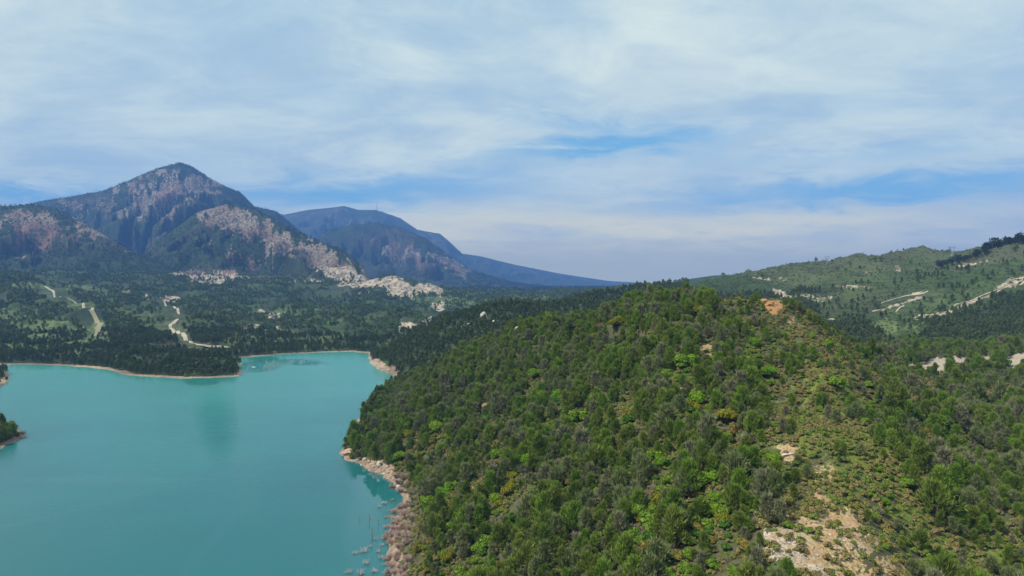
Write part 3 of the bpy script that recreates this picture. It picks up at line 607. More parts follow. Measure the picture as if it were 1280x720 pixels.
def mass(name, label, cat, meshes, x, y, z, scl, var, sink=0.1):
    """one object of many small plants: points that carry instances"""
    n = len(x); me = bpy.data.meshes.new(name); me.vertices.add(n)
    me.vertices.foreach_set('co', np.stack([x, y, z - sink], 1).astype(np.float32).ravel())
    a = me.attributes.new('rot', 'FLOAT', 'POINT'); a.data.foreach_set('value', rng.random(n).astype(np.float32) * 6.283)
    a = me.attributes.new('scl', 'FLOAT', 'POINT'); a.data.foreach_set('value', scl.astype(np.float32))
    a = me.attributes.new('var', 'INT', 'POINT'); a.data.foreach_set('value', var.astype(np.int32))
    me.update(); o = link(bpy.data.objects.new(name, me))
    ng = bpy.data.node_groups.new(name, 'GeometryNodeTree'); ng.interface.new_socket('Geometry', in_out='INPUT', socket_type='NodeSocketGeometry')
    ng.interface.new_socket('Geometry', in_out='OUTPUT', socket_type='NodeSocketGeometry'); t = NT(ng)
    gi = t.add('NodeGroupInput'); go = t.add('NodeGroupOutput'); mp = t.add('GeometryNodeMeshToPoints')
    t.l.new(gi.outputs[0], mp.inputs['Mesh']); ins = t.add('GeometryNodeInstanceOnPoints'); t.l.new(mp.outputs[0], ins.inputs['Points'])
    gj = t.add('GeometryNodeGeometryToInstance')
    for m_ in reversed(meshes):
        ob = bpy.data.objects.new(m_.name + '_source', m_); oi = t.add('GeometryNodeObjectInfo'); oi.inputs['Object'].default_value = ob
        t.l.new(oi.outputs['Geometry'], gj.inputs[0])
    t.l.new(gj.outputs[0], ins.inputs['Instance']); ins.inputs['Pick Instance'].default_value = True
    def attr(nm, ty):
        nd = t.add('GeometryNodeInputNamedAttribute', data_type=ty); nd.inputs['Name'].default_value = nm; return nd.outputs['Attribute']
    t.l.new(attr('var', 'INT'), ins.inputs['Instance Index'])
    cb = t.add('ShaderNodeCombineXYZ'); t.l.new(attr('rot', 'FLOAT'), cb.inputs[2]); t.l.new(cb.outputs[0], ins.inputs['Rotation'])
    c2 = t.add('ShaderNodeCombineXYZ'); s_ = attr('scl', 'FLOAT')
    for i in range(3): t.l.new(s_, c2.inputs[i])
    t.l.new(c2.outputs[0], ins.inputs['Scale']); t.l.new(ins.outputs[0], go.inputs[0])
    md = o.modifiers.new('plants', 'NODES'); md.node_group = ng
    o['kind'] = 'stuff'; tag(o, label, cat); return o

def jgrid(y0, y1, step, umax=0.82):
    xs = np.arange(-umax * y1, umax * y1, step); ys = np.arange(y0, y1, step)
    X, Y = np.meshgrid(xs, ys); X = X.ravel() + rng.uniform(-.5, .5, X.size) * step * .95; Y = Y.ravel() + rng.uniform(-.5, .5, Y.size) * step * .95
    k = (np.abs(X / Y) < umax) & (Y > y0); return X[k], Y[k]
_CM = np.maximum.accumulate(_v, axis=0)
def seen(x, y, z, margin):
    m = samp(_CM, x, y); return (z + margin - H) / y >= m - 0.004

# ------------------------------------------------------------------ dirt roads
def gz_(x, y): return float(samp(GZ, np.array([x]), np.array([y]))[0])
def drape(name, pts, width, mat, lift=0.7):
    P = [hit(*p)[:2] for p in pts]; P2 = []
    for a, b in zip(P[:-1], P[1:]):
        n = max(2, int(math.dist(a, b) / 6)); P2 += [(a[0] + (b[0] - a[0]) * i / n, a[1] + (b[1] - a[1]) * i / n) for i in range(n)]
    P2.append(P[-1]); P2 = np.array(P2)
    for _ in range(14): P2[1:-1] = (P2[:-2] + 2 * P2[1:-1] + P2[2:]) / 4
    T = np.gradient(P2, axis=0); T = unit(T); N = np.stack([-T[:, 1], T[:, 0]], 1)
    w = width * (1 + 0.35 * fbm(P2[:, 0], P2[:, 1], 40, 3)) / 2
    rows = [P2 + N * (w * k)[:, None] for k in (-1, -.33, .33, 1)]
    V = []; 
    for i in range(len(P2)):
        zc = gz_(*P2[i])
        for k, r_ in enumerate(rows): V.append((r_[i][0], r_[i][1], max(gz_(*r_[i]), zc - .4) + (lift if k in (1, 2) else lift * .6)))
    fs = [(i * 4 + k, i * 4 + k + 1, (i + 1) * 4 + k + 1, (i + 1) * 4 + k) for i in range(len(P2) - 1) for k in range(3)]
    me = bpy.data.meshes.new(name); me.from_pydata(V, [], fs); me.materials.append(mat); o = link(bpy.data.objects.new(name, me)); o['kind'] = 'structure'
    return P2
M_road = plain_material('pale_dirt', (0.36, 0.31, 0.235), 0.95, .25, .1)
M_road2 = plain_material('greenish_dirt', (0.24, 0.22, 0.13), 0.95, .3, .08)
ROADS = []
for pts, w, m_ in (([(56, 359), (66, 363), (78, 371), (88, 375), (95, 378), (104, 384), (116, 391)], 5.5, M_road), ([(113, 387), (121, 397), (126, 405), (122, 413), (118, 422)], 8, M_road2),
                   ([(183, 370), (205, 378), (218, 384), (234, 394)], 5.5, M_road), ([(222, 401), (212, 405), (212, 410), (222, 415), (232, 424), (240, 431), (248, 436), (262, 437), (285, 436)], 5.5, M_road),
                   ([(1280, 352), (1262, 359), (1240, 366), (1215, 375), (1190, 385)], 2.2, M_road), ([(1130, 382), (1105, 388), (1090, 391)], 2.2, M_road), ([(1160, 366), (1140, 367), (1120, 373), (1098, 381)], 2.2, M_road)):
    ROADS.append(drape('dirt_road', pts, w, m_))
RP = np.concatenate(ROADS)
def off_road(x, y, d=7.0):
    ok = np.ones(len(x), bool)
    for i in range(0, len(RP)):
        rx, ry = RP[i]; ok &= (np.abs(x - rx) > d) | (y - ry > d) | (ry - y > d * (4.5 if ry > 900 else 2))
    return ok

SPOTS = [
 (668, 472, 1.5, 'b', 'vivid lime green bush high on the left shoulder, between grey pines'), (547, 538, 1.9, 'b', 'brightest lime green round bush above the shore point'),
 (563, 614, 1.15, 'b', 'lime green round bush on the lower slope, left of the brown bare streak'), (621, 572, 1.25, 'b', 'yellow-green round bush just above the brown bare streak'),
 (818, 575, .95, 'b', 'large vivid green bush in the middle of the foreground slope'), (829, 583, 1.05, 'b', 'vivid green bush touching the right side of another large one'),
 (888, 605, .95, 'b', 'tall green bush between grey bare shrubs, right of centre'), (800, 652, .95, 'y', 'olive-yellow round bush near the bottom, left of the stony ground'),
 (533, 632, 1.2, 'b', 'green bush nearest the pink leafless thicket on the shore'), (522, 690, 1.1, 'y', 'yellow-green bush at the water edge in the lower left of the hill'),
 (636, 618, 1.2, 'y', 'upper yellow-green bush beside the brown bare streak'), (620, 628, 1.1, 'b', 'lower dark lime bush beside the brown bare streak'),
 (845, 664, .9, 'y', 'brownish yellow bush right of the olive-yellow one'), (905, 655, .9, 'y', 'golden brown bush left of the sandy slope'), (560, 700, 1.0, 'y', 'golden bush among green ones at the bottom left'),
 (600, 690, 1.1, 'b', 'green domed bush at the bottom, right of the golden one'), (855, 462, 1.9, 'b', 'dark rich green bush on the upper face of the hill'), (872, 505, 1.6, 'b', 'fresh green bush below the reddish bare ground'),
 (722, 527, 1.5, 'b', 'deep green bush halfway up the slope above the foreground'), (697, 498, 1.7, 'b', 'green bush just right of the highest lime green one'), (770, 413, 1.9, 'y', 'yellow flowering bush high on the hill below the crest'),
 (907, 528, 1.6, 'y', 'pale yellow-green bush with a domed top right of centre'), (1045, 485, 1.3, 'b', 'bright green bush on the spur beside the grassy patch'), (640, 598, 1.0, 'y', 'small yellow-green bush above the brown bare streak'),
 (962, 472, 1.3, 'b', 'bright green bush on the spur below the reddish earth'), (945, 432, 1.4, 'b', 'green bush just left of the reddish earth on the spur'), (690, 520, 1.3, 'y', 'yellowish bush on the left middle slope'), (512, 545, 1.5, 'y', 'brownish green bush near the shore point')]
# ------------------------------------------------------------------ the near hill: trees and bushes
x, y = jgrid(90, 640, 2.9, 1.0); z, sd, _ = height(x, y)
rk, so_, gr = samp(GR, x, y), samp(GSO, x, y), samp(GG, x, y)
k = (sd > 3.0) & (rk < .5) & seen(x, y, z, 22); x, y, z, sd, so_, gr = [a[k] for a in (x, y, z, sd, so_, gr)]
kn = fbm(x, y, 26, 4); ks = fbm(x, y, 11, 3, off=9); q = rng.random(len(x))
PXI = x / y * F + CX; right = sstep(940, 1000, PXI) * (1 - sstep(1080, 1130, PXI)) * sstep(300, 200, y)
PYG = HY - (z - H) / y * F
_sx = np.interp(PYG, [370, 430, 480, 560, 620, 720], [950, 1005, 1035, 1010, 1045, 1090])
crestr = (1 - sstep(55, 95, np.abs(PXI - _sx))) * (PYG > 372)
keep = (q < 0.95 - 0.93 * np.clip(so_ * 1.5, 0, 1) - 0.85 * np.clip(gr, 0, 1) - 0.12 * crestr)
x, y, z, sd, kn, ks, gr, so_, crestr, PXI = [a[keep] for a in (x, y, z, sd, kn, ks, gr, so_, crestr, PXI)]
SPOTS = [(a, b + 2, c * 1.35, d, e) for a, b, c, d, e in SPOTS]
SPOT_XY = [hit(p[0], p[1])[:2] + (p[2] / 1.2,) for p in SPOTS]
drop = np.zeros(len(x), bool)
for bx, by, bs in SPOT_XY:
    dd = math.hypot(bx, by); al = (bx * (bx - x) + by * (by - y)) / dd; lt = np.abs(x * by - y * bx) / dd
    drop |= (al > -2.2 * bs) & (al < 26) & (lt < 2.1 * bs + 1.0)
py0 = HY - (z - H) / y * F
small_only = drop | ((samp(GSO, x * (y + 9) / y, y + 9) + samp(GR, x * (y + 9) / y, y + 9) + .7 * samp(GG, x * (y + 9) / y, y + 9)) > .55) | ((y > 330) & (samp(GR, x * (y + 20) / y, y + 20) + samp(GSO, x * (y + 20) / y, y + 20) > .5))
kill = ((PXI < 530) & (py0 > 630) & (sd < 13)) | ((PXI < 520) & (py0 > 585) & (py0 <= 630) & (sd < 7))
q = rng.random(len(x)); bushy = np.clip(0.20 + 1.1 * (ks - .1) + 0.62 * crestr + 0.25 * gr + 0.25 * (sd < 30), .05, .92)
kind = np.where(q < bushy * .62, 1, np.where(q < bushy * .62 + .11 + .12 * (kn > .15), 2, 0))          # 0 pine, 1 bush, 2 bare bush
small_only &= rng.random(len(x)) < .95; kind[(kind == 0) & small_only] = 1
vivid = (kind == 1) & (rng.random(len(x)) < 0.13); kind[vivid] = 3
scl = (0.55 + 1.0 * rng.random(len(x)) ** 1.7) * (1 + .75 * np.clip(fbm(x, y, 22, 3, off=21), -.5, .5)) * (1 - 0.38 * crestr); scl[kind == 1] *= rng.uniform(.7, 1.2, (kind == 1).sum()); scl[kind == 3] *= 1.25; scl[small_only] *= .80
x, y, z, sd, kind, scl, PXI = [a[~kill] for a in (x, y, z, sd, kind, scl, PXI)]

MARKS = [(668, 465, 'highest lime green bush'), (547, 531, 'bright lime shore-point bush'), (563, 608, 'lime bush by the bare streak'), (600, 605, 'brown bare streak'), (827, 575, 'pair of vivid green bushes'),
 (885, 597, 'tall green bush amid bare shrubs'), (800, 645, 'olive-yellow round bush'), (533, 626, 'green bush beside the pink thicket'), (505, 660, 'pink leafless thicket'), (636, 612, 'yellow-green bush by brown streak'), (905, 650, 'golden brown bush'),
 (560, 690, 'golden bush at bottom left'), (855, 455, 'rich green upper-face bush'), (872, 500, 'fresh bush below red ground'), (885, 440, 'reddish earth of the upper face'), (720, 522, 'deep green bush at mid slope'), (770, 408, 'yellow bush below the crest'),
 (907, 522, 'domed yellow-green bush'), (965, 378, 'orange rocks'), (1045, 480, 'grassy patch of the spur'), (985, 568, 'pale rock in the grassy patch'), (1010, 690, 'lower sandy slope'), (1075, 670, 'upper sandy slope'), (1130, 630, 'green meadow strip beside the spur'),
 (1190, 690, 'grass hollow at bottom right'), (1150, 462, 'pale dirt clearing'), (1212, 534, 'lower pale hillside rock'), (1195, 512, 'upper pale hillside rock'), (1270, 500, 'right edge near the pale bank'), (1270, 610, 'right edge of the wooded dip'), (1180, 590, 'middle of the wooded dip'),
 (605, 510, 'whitish rock on the mid slope'), (645, 414, 'whitish rock at the brow'), (436, 566, 'big orange-tan shore rock'), (475, 590, 'jagged shore rocks'), (500, 605, 'brownish pink shore bushes'), (700, 700, 'bottom centre of the view'), (760, 560, 'centre of the wooded face'), (650, 660, 'lower centre of the slope'),
 (470, 470, 'small cove'), (700, 640, 'wooded foreground slope'), (1100, 560, 'foot of the stony spur'), (940, 610, 'bare shrubs of the spur'), (860, 715, 'bottom edge right of centre'), (760, 490, 'middle of the upper face'), (620, 455, 'left shoulder brow'), (870, 380, 'rounded hilltop'), (780, 610, 'pines right of centre')]
def where_words(px, py):
    d = [math.hypot(px - a, (py - b) * 1.15) for a, b, _ in MARKS]; i = int(np.argmin(d)); a, b, w = MARKS[i]; dx, dy = px - a, py - b
    ad = 'close ' if d[i] < 22 else ('' if d[i] < 48 else 'well ')
    v = 'above' if dy < 0 else 'below'; h = 'left of' if dx < 0 else 'right of'; t_ = abs(dy) / (abs(dx) + .01)
    if t_ > 2.4: return ad + v + ' the ' + w
    if t_ < .42: return ad + h + ' the ' + w
    return ad + v + ' and ' + h + ' the ' + w
def individuals(kd, limit, name, cat, variants, parts, fmt, cols, sizes, group, hgt):
    """the plants of one kind that show largest, each an object of its own; returns the mask of those taken"""
    px = x / y * F + CX; py = HY - (z + hgt * .6 - H) / y * F
    inside = (px > 4) & (px < 1276) & (py < 712) & seen(x, y, z, hgt * .5) & (kind == kd)
    size = scl / y * np.where(inside, 1, 0); order = np.argsort(-size)[:limit]; order = order[size[order] > 0]
    for i in order:
        v = int(rng.integers(0, len(variants))); sz = sizes[0] if scl[i] > .93 else (sizes[2] if scl[i] < .72 else sizes[1])
        lab = fmt.format(sz, cols[v]) + ' ' + where_words(px[i], py[i])
        if parts:
            r = thing(name, lab, cat, (x[i], y[i], z[i] - .1), float(rng.random() * 6.283), float(scl[i]), group)
            for pn, me in zip(parts, variants[v]): part(pn, me, r)
        else:
            o = link(bpy.data.objects.new(name, variants[v])); o.location = (x[i], y[i], z[i]); o.rotation_euler.z = float(rng.random() * 6); q_ = float(scl[i]) * 1.1; o.scale = (q_, q_, q_); tag(o, lab, cat, group)
    t = np.zeros(len(x), bool); t[order] = True; return t
t0 = individuals(0, 300, 'pine_tree', 'pine tree', PINES, ('crown', 'trunk'), '{} {} pine', PCOL, ('tall', 'middling', 'small'), 'pines on the near hill', 7)
t1 = individuals(1, 290, 'evergreen_bush', 'bush', BUSHES, ('crown', 'stem'), '{} {} bush', BCOL, ('big', 'middling', 'small'), 'evergreen bushes on the near hill', 2)
t2 = individuals(2, 260, 'bare_bush', 'bare bush', TWIGS, None, '{} leafless bush', ['', '', ''], ('large', 'middling', 'small'), 'bare bushes on the near hill', 1)
taken = t0 | t1 | t2
# the rest of the wood on the near hill
JP = [join_mesh(p, 'pine') for p in PINES]; JB = [join_mesh(p, 'bush') for p in BUSHES]; JV = [join_mesh(p, 'fresh_bush') for p in BRIGHT]
near_set = JP + JB + TWIGS + JV + [join_mesh(p, 'yellow_bush') for p in YELLOW]
m = ~taken; off = np.array([0, 8, 11, 14]); cnt = np.array([8, 3, 3, 4])
var = off[kind[m]] + (rng.random(m.sum()) * cnt[kind[m]]).astype(int)
mass('pine_wood', 'dense mixed wood of small pines and evergreen bushes covering the near hill', 'woodland', near_set, x[m], y[m], z[m], scl[m], var)
# low scrub and grass tufts under and between the trees
gx, gy = jgrid(95, 430, 1.55, .95); gz, gsd, _ = height(gx, gy); so2 = samp(GSO, gx, gy); g2 = samp(GG, gx, gy)
nn = fbm(gx, gy, 5, 3, off=2) + .35 * fbm(gx, gy, 40, 2, off=5)
k = (gsd > 3) & seen(gx, gy, gz, 8) & (rng.random(len(gx)) < np.clip(.62 - .45 * so2 + .35 * g2 + 1.0 * nn, .05, .92)); gx, gy, gz = gx[k], gy[k], gz[k]
mass('undergrowth', 'low scrub and grass tufts between the trees of the near hill', 'undergrowth', SCRUBS, gx, gy, gz, rng.uniform(.6, 1.9, len(gx)), rng.integers(0, 3, len(gx)), .05)

# ------------------------------------------------------------------ second ridge, valley and the land across the water
fx, fy = jgrid(640, 1150, 5.4, .95); fz, fsd, _ = height(fx, fy); r2, s2, g2 = samp(GR, fx, fy), samp(GSO, fx, fy), samp(GG, fx, fy)
u = fx / fy; ppx = u * F + CX; ppy = HY - (fz - H) / fy * F
open_ = sstep(880, 960, ppx)                                          # the scrubby hills on the right carry few trees
def inb(px, py, l):
    r = np.zeros(len(px))
    for bx, by, rx, ry in l: r = np.maximum(r, 1 - sstep(.7, 1.25, np.sqrt(((px - bx) / rx) ** 2 + ((py - by) / ry) ** 2)))
    return r
GROVES = [(1235, 408, 75, 28), (1060, 425, 45, 22), (1010, 425, 60, 25), (960, 395, 60, 30), (990, 362, 40, 8), (1100, 442, 40, 12), (1200, 432, 70, 14), (1040, 352, 40, 7), (1275, 380, 40, 16), (930, 365, 30, 12)]
grv = inb(ppx, ppy, GROVES); dn = fbm(fx, fy, 45, 4)
prob = np.where(open_ > .5, np.clip(.04 + 1.0 * grv + .12 * (dn > .25), 0, .95), np.clip(.85 + .9 * dn, .2, .96))
prob = prob * (1 - .93 * np.clip(r2 * 1.3, 0, 1)) * (1 - .55 * g2) * (1 - .9 * np.clip(s2 * 1.4, 0, 1))
k = (fsd > 3.5) & seen(fx, fy, fz, 20) & (rng.random(len(fx)) < prob) & off_road(fx, fy, 6)
sc1 = rng.uniform(.7, 1.15, len(fx)); v1 = rng.integers(0, 3, len(fx)); b1 = rng.random(len(fx)) < .18; v1[b1] = 3 + rng.integers(0, 2, b1.sum())
JM = [join_mesh(p, 'mid_pine') for p in MIDS]; JF = [join_mesh(p, 'far_pine') for p in FARS]
JX = [join_mesh(pine_meshes(350 + i, 7.0, 3.2, 15, 2, 2, 2.6, 1.5, M_mleaf), 'mountain_tree') for i in range(3)]
A = [(fx[k], fy[k], fz[k], sc1[k], v1[k])]
# bushes on the right hills
hx, hy = jgrid(560, 2400, 6.5, .9); kk = hx / hy > .22; hx, hy = hx[kk], hy[kk]; hz, hsd, _ = height(hx, hy); hn = fbm(hx, hy, 60, 4, off=6)
r2, s2 = samp(GR, hx, hy), samp(GSO, hx, hy)
k = seen(hx, hy, hz, 12) & (rng.random(len(hx)) < np.clip(.78 + .7 * hn, .25, .98) * (1 - .85 * r2)) & off_road(hx, hy, 4) & (samp(GS, hx, hy) > 3)
A.append((hx[k], hy[k], hz[k], rng.uniform(.35, .95, k.sum()), 5 + rng.integers(0, 2, k.sum())))
# far forest
fx, fy = jgrid(1150, 3300, 9.2, .9); fz, fsd, _ = height(fx, fy); r2, g2 = samp(GR, fx, fy), samp(GG, fx, fy); dn = fbm(fx, fy, 130, 4, off=3)
uu_ = fx / fy; prob = np.where(uu_ > .25, 0.012 + .06 * (dn > .3), np.clip(.50 + 1.9 * dn + 1.0 * fbm(fx, fy, 45, 3, off=30), .03, .95)) * (1 - .9 * np.clip(r2 * 1.2, 0, 1)) * (1 - .65 * g2)
k = (samp(GS, fx, fy) > 4) & seen(fx, fy, fz, 14) & (rng.random(len(fx)) < prob) & off_road(fx, fy, 9)
A.append((fx[k], fy[k], fz[k], rng.uniform(.7, 1.35, k.sum()), 7 + rng.integers(0, 3, k.sum())))
xx, yy, zz, ss, vv = [np.concatenate(a) for a in zip(*A)]
mass('far_wood', 'dark pine forest and scrub over the ridges and hills round the lake', 'woodland', JM + MIDB + FARB + JF, xx, yy, zz, ss, vv)
# scattered trees over the mountain sides
fx, fy = jgrid(3200, 6600, 12, .80); kk = fx / fy < .15; fx, fy = fx[kk], fy[kk]; fz, _, fm = height(fx, fy); r2 = samp(GR, fx, fy); dn = fbm(fx, fy, 220, 5, off=3)
k = seen(fx, fy, fz, 14) & (rng.random(len(fx)) < np.clip(.66 + .8 * dn, .05, .95) * (1 - .75 * np.clip(r2 * 1.2, 0, 1)))
mass('mountain_forest', 'dark trees scattered over the rocky mountain sides', 'woodland', JX, fx[k], fy[k], fz[k], rng.uniform(.5, 1.15, k.sum()), rng.integers(0, 3, k.sum()))
print('COUNTS near', len(x), 'under', len(gx), 'far', len(xx), 'mtn', int(k.sum()))

# ------------------------------------------------------------------ single bushes that stand out
def place(pair, names, name, label, cat, px, py, s, group=None, gz=None):
    X_, Y_, Z_ = hit(px, py); r = thing(name, label, cat, (X_, Y_, Z_ - .1), random.random() * 6.28, s, group)
    for pn, me in zip(names, pair): part(pn, me, r)
    return r
for i, (px, py, s, c, lab) in enumerate(SPOTS):
    place((BRIGHT if c == 'b' else YELLOW)[i % 2], ('crown', 'stem'), 'green_bush' if c == 'b' else 'yellow_bush', lab, 'bush', px, py, s)

# ------------------------------------------------------------------ leafless thicket and drowned bushes on the shore
def shore_bush(me, label, px, py, s, group, name='leafless_bush', wet=False):
    if wet: X_, Y_ = wp(px, py); Z_ = -.15
    else: X_, Y_, Z_ = hit(px, py)
    o = link(bpy.data.objects.new(name, me)); o.location = (X_, Y_, Z_); o.rotation_euler.z = random.random() * 6.28; o.scale = (s, s, s * random.uniform(.8, 1.1)); tag(o, label, 'bare bush', group)
THK = [(508, 646, 1.15, 'tallest pink leafless bush at the back of the shore thicket'), (515, 650, 1.0, 'pink leafless bush at the upper right of the shore thicket, below the green bush'), (499, 654, 1.0, 'pale pink bush at the upper left of the shore thicket'),
 (506, 660, 1.1, 'pinkish bush in the middle of the shore thicket'), (495, 664, 1.0, 'pink bush on the water side of the shore thicket'), (487, 672, .9, 'low pink bush reaching farthest into the water from the thicket'), (513, 664, 1.0, 'pink bush on the hill side of the shore thicket'),
 (500, 673, 1.0, 'pink bush in the lower middle of the shore thicket'), (491, 681, .9, 'greyish pink bush at the lower water edge of the thicket'), (508, 676, 1.0, 'pink bush at the lower right of the shore thicket'), (500, 686, .9, 'pink bush just below the dense thicket on the shore')]
for i, (px, py, s, lab) in enumerate(THK): shore_bush(PINKS[i % 3], lab, px, py, s, 'pink leafless thicket on the shore')
for i in range(60):
    t = random.random(); px = 483 + random.uniform(-2, 28); py = 630 + 92 * t
    shore_bush(PINKS[i % 3], ('small pinkish leafless bush filling the upper part of the shore thicket' if py < 662 else 'small pinkish leafless bush in the lower part of the shore thicket' if py < 692 else 'small pinkish leafless bush on the shore at the bottom edge, below the thicket'), px, py, random.uniform(.45, .8), 'small bushes of the shore thicket')
for i in range(20):
    py = random.uniform(595, 725); px = np.interp(py, [595, 620, 650, 690, 725], [502, 514, 516, 510, 506]) + random.uniform(-5, 8)
    shore_bush(TWIGS[i % 3], 'grey leafless bush on the bank behind the shore thicket', px, py, random.uniform(.8, 1.4), 'grey bushes behind the shore thicket')
for i, (px, py, s) in enumerate([(505, 600, 1.0), (498, 606, .9), (510, 608, .9), (490, 612, .8), (500, 616, .8), (495, 598, .8), (514, 598, .8)]):
    shore_bush(PINKS[i % 3], 'brownish pink leafless bush by the shore rocks', px, py, s, 'leafless bushes behind the shore rocks')
for i, (px, py, s) in enumerate([(481, 630, 1.1), (474, 634, .8), (487, 640, .8), (490, 626, .8), (455, 690, 1.1), (444, 692, .8), (457, 705, .9), (436, 716, .9), (473, 690, .7), (476, 698, .8), (481, 706, .7), (468, 715, .9), (450, 718, 1.0), (483, 716, .8), (470, 675, .6), (462, 684, .6), (478, 682, .7), (463, 648, .45), (427, 541, .5)]):
    shore_bush(PALES[i % 3], 'bleached drowned bush poking out of the water by the left shore of the hill', px, py, s, 'drowned bushes in the water', 'drowned_bush', True)
mbs = MB(); mbs.tube([(0, 0, -1.5), (.1, .05, 1.2), (.25, .1, 2.6)], [.13, .1, .04], 6); mbs.tube([(.1, .05, 1.2), (.7, .2, 2.0)], [.06, .02], 5); mbs.tube([(.15, .07, 1.7), (-.5, -.1, 2.3)], [.05, .02], 5)
STUMP = mbs.mesh('dead_trunk', M_greybark)
for i, (px, py, s) in enumerate([(461, 652, 1.3), (465, 676, 1.7), (473, 656, 1.1), (449, 652, .8), (476, 692, 1.3), (466, 668, 1.1), (479, 668, .9)]):
    X_, Y_ = wp(px, py); o = link(bpy.data.objects.new('dead_trunk', STUMP)); o.location = (X_, Y_, 0); o.rotation_euler.z = i * 2.1; o.scale = (s, s, s); tag(o, 'dark dead trunk standing in the water beside the drowned bushes', 'dead trunk', 'dead trunks in the water')

# ------------------------------------------------------------------ rocks
import bmesh
def rock_mesh(seed, mat, flat=.7, sub=3, cuts=7):
    r = np.random.default_rng(seed); bm = bmesh.new(); bmesh.ops.create_icosphere(bm, subdivisions=sub, radius=1.0)
    pl = [(unit(r.normal(size=3)), r.uniform(.5, .85)) for _ in range(cuts)]
    for v in bm.verts:
        p = np.array(v.co)
        for n_, d_ in pl:
            e = p @ n_ - d_
            if e > 0: p = p - n_ * e * .92
        p = p * (1 + .07 * math.sin(p[0] * 9 + seed) * math.cos(p[1] * 8 + p[2] * 7)); p[2] *= flat; v.co = p
    me = bpy.data.meshes.new('rock'); bm.to_mesh(me); bm.free(); me.materials.append(mat); return me
def rock_material(name, a, b, c):
    m, t, bs, out = new_mat(name); tc = t.add('ShaderNodeTexCoord').outputs['Object']; n1 = t.noise(tc, 1.6, 6, .65); n2 = t.noise(tc, 7, 5, .6)
    cc = t.mix(t.ramp(n1, .38, .62), a, b); cc = t.mix(t.ramp(n2, .5, .68), cc, c); t.put(bs.inputs['Base Color'], cc)
    bp = t.add('ShaderNodeBump'); bp.inputs['Strength'].default_value = .8; bp.inputs['Distance'].default_value = .25; t.put(bp.inputs['Height'], t.math('ADD', n1, n2)); t.put(bs.inputs['Normal'], bp.outputs[0]); return m
M_rtan = rock_material('tan_rock', (0.33, 0.21, 0.145), (0.47, 0.35, 0.26), (0.18, 0.13, 0.10))
M_rpale = rock_material('pale_rock', (0.42, 0.37, 0.32), (0.54, 0.49, 0.43), (0.22, 0.19, 0.16))
M_rorange = rock_material('orange_rock', (0.32, 0.15, 0.05), (0.40, 0.25, 0.12), (0.14, 0.09, 0.05))
M_rgrey = rock_material('grey_rock', (0.30, 0.25, 0.22), (0.42, 0.37, 0.32), (0.16, 0.13, 0.12))
RT = [rock_mesh(i, M_rtan) for i in range(4)]; RG = [rock_mesh(20 + i, M_rgrey) for i in range(3)]; RPL = [rock_mesh(10 + i, M_rpale, .8) for i in range(4)]; RO = [rock_mesh(40 + i, M_rorange, .8, 3, 16) for i in range(3)]
def put_rock(me, label, px, py, s, group=None, wet=None, name='rock', cat='rock', dz=0.0):
    X_, Y_, Z_ = hit(px, py)
    if wet: X_, Y_ = wp(px, py); Z_ = 0
    o = link(bpy.data.objects.new(name, me)); o.location = (X_, Y_, Z_ + dz); o.rotation_euler = (random.uniform(-.2, .2), random.uniform(-.2, .2), random.random() * 6.28); s = s if hasattr(s, '__len__') else (s, s * random.uniform(.7, 1.1), s)
    o.scale = s; tag(o, label, cat, group); return o
put_rock(RT[0], 'big smooth orange-tan rock at the tip of the shore point', 436, 568, (5.2, 4.2, 3.4), dz=.3)
put_rock(RT[1], 'tan rock beside the big smooth one on the shore point', 445, 571, (2.6, 2.2, 2.2), dz=.4)
put_rock(RPL[1], 'tall whitish boulder standing among the reddish shore rocks', 474, 584, (1.6, 1.2, 2.4), dz=1.0)
put_rock(RPL[2], 'pale pointed boulder above the reddish shore rocks', 456, 576, (1.5, 1.3, 1.5), dz=.8)
for i in range(46):
    t = random.random(); xs = [442, 452, 462, 478, 492, 500]; ys = [574, 582, 588, 594, 606, 620]; a = t * 5; j = min(4, int(a)); a -= j
    px = xs[j] + (xs[j + 1] - xs[j]) * a + random.uniform(-1, 12); py = ys[j] + (ys[j + 1] - ys[j]) * a + random.uniform(-10, 3)
    put_rock(random.choice(RT + RG[:1] + RPL[:1]), ('jagged tan rock next to the big smooth rock of the shore point' if px < 460 else 'jagged reddish rock in the middle of the shore point' if px < 482 else 'jagged reddish rock just below the brownish pink leafless bushes'), px, py, random.uniform(.5, 1.5), 'jagged rocks on the shore point')
for i in range(26):
    t = random.random(); px = 463 + 26 * t + random.uniform(-2, 3); py = 447 + 20 * t + random.uniform(-2, 3)
    put_rock(random.choice(RT + RG), 'weathered pinkish rock on the shore of the small cove', px, py, random.uniform(1.0, 2.4), 'rocks round the small cove')
for (px, py, s, lab) in ((963, 381, (3.6, 2.6, 2.4), 'largest orange rock on the bare patch by the hilltop'), (955, 376, (2.4, 2.0, 1.9), 'upper orange rock on the bare patch by the hilltop'), (972, 386, (2.6, 2.0, 1.6), 'lower orange rock on the bare patch by the hilltop'), (968, 380, (1.6, 1.5, 1.6), 'small orange rock between the larger ones by the hilltop')):
    put_rock(RO[int(px) % 3], lab, px, py, s, name='orange_rock', dz=-.3)
put_rock(RPL[0], 'tall pale rock outcrop high on the dark wooded ridge', 605, 402, (4.2, 4, 11), name='rock_outcrop', dz=3)
put_rock(RPL[3], 'pale rounded rock outcrop lower on the dark wooded ridge', 583, 413, (6, 4, 7), name='rock_outcrop', dz=3)
put_rock(RPL[2], 'small flat pale rock on the dark wooded ridge', 620, 408, (6, 4, 4), name='rock_outcrop', dz=3)
put_rock(RPL[1], 'small whitish rock at the brow where the near hill meets the dark ridge', 646, 416, (1.9, 1.7, 2.6), name='rock_outcrop', dz=2.2)
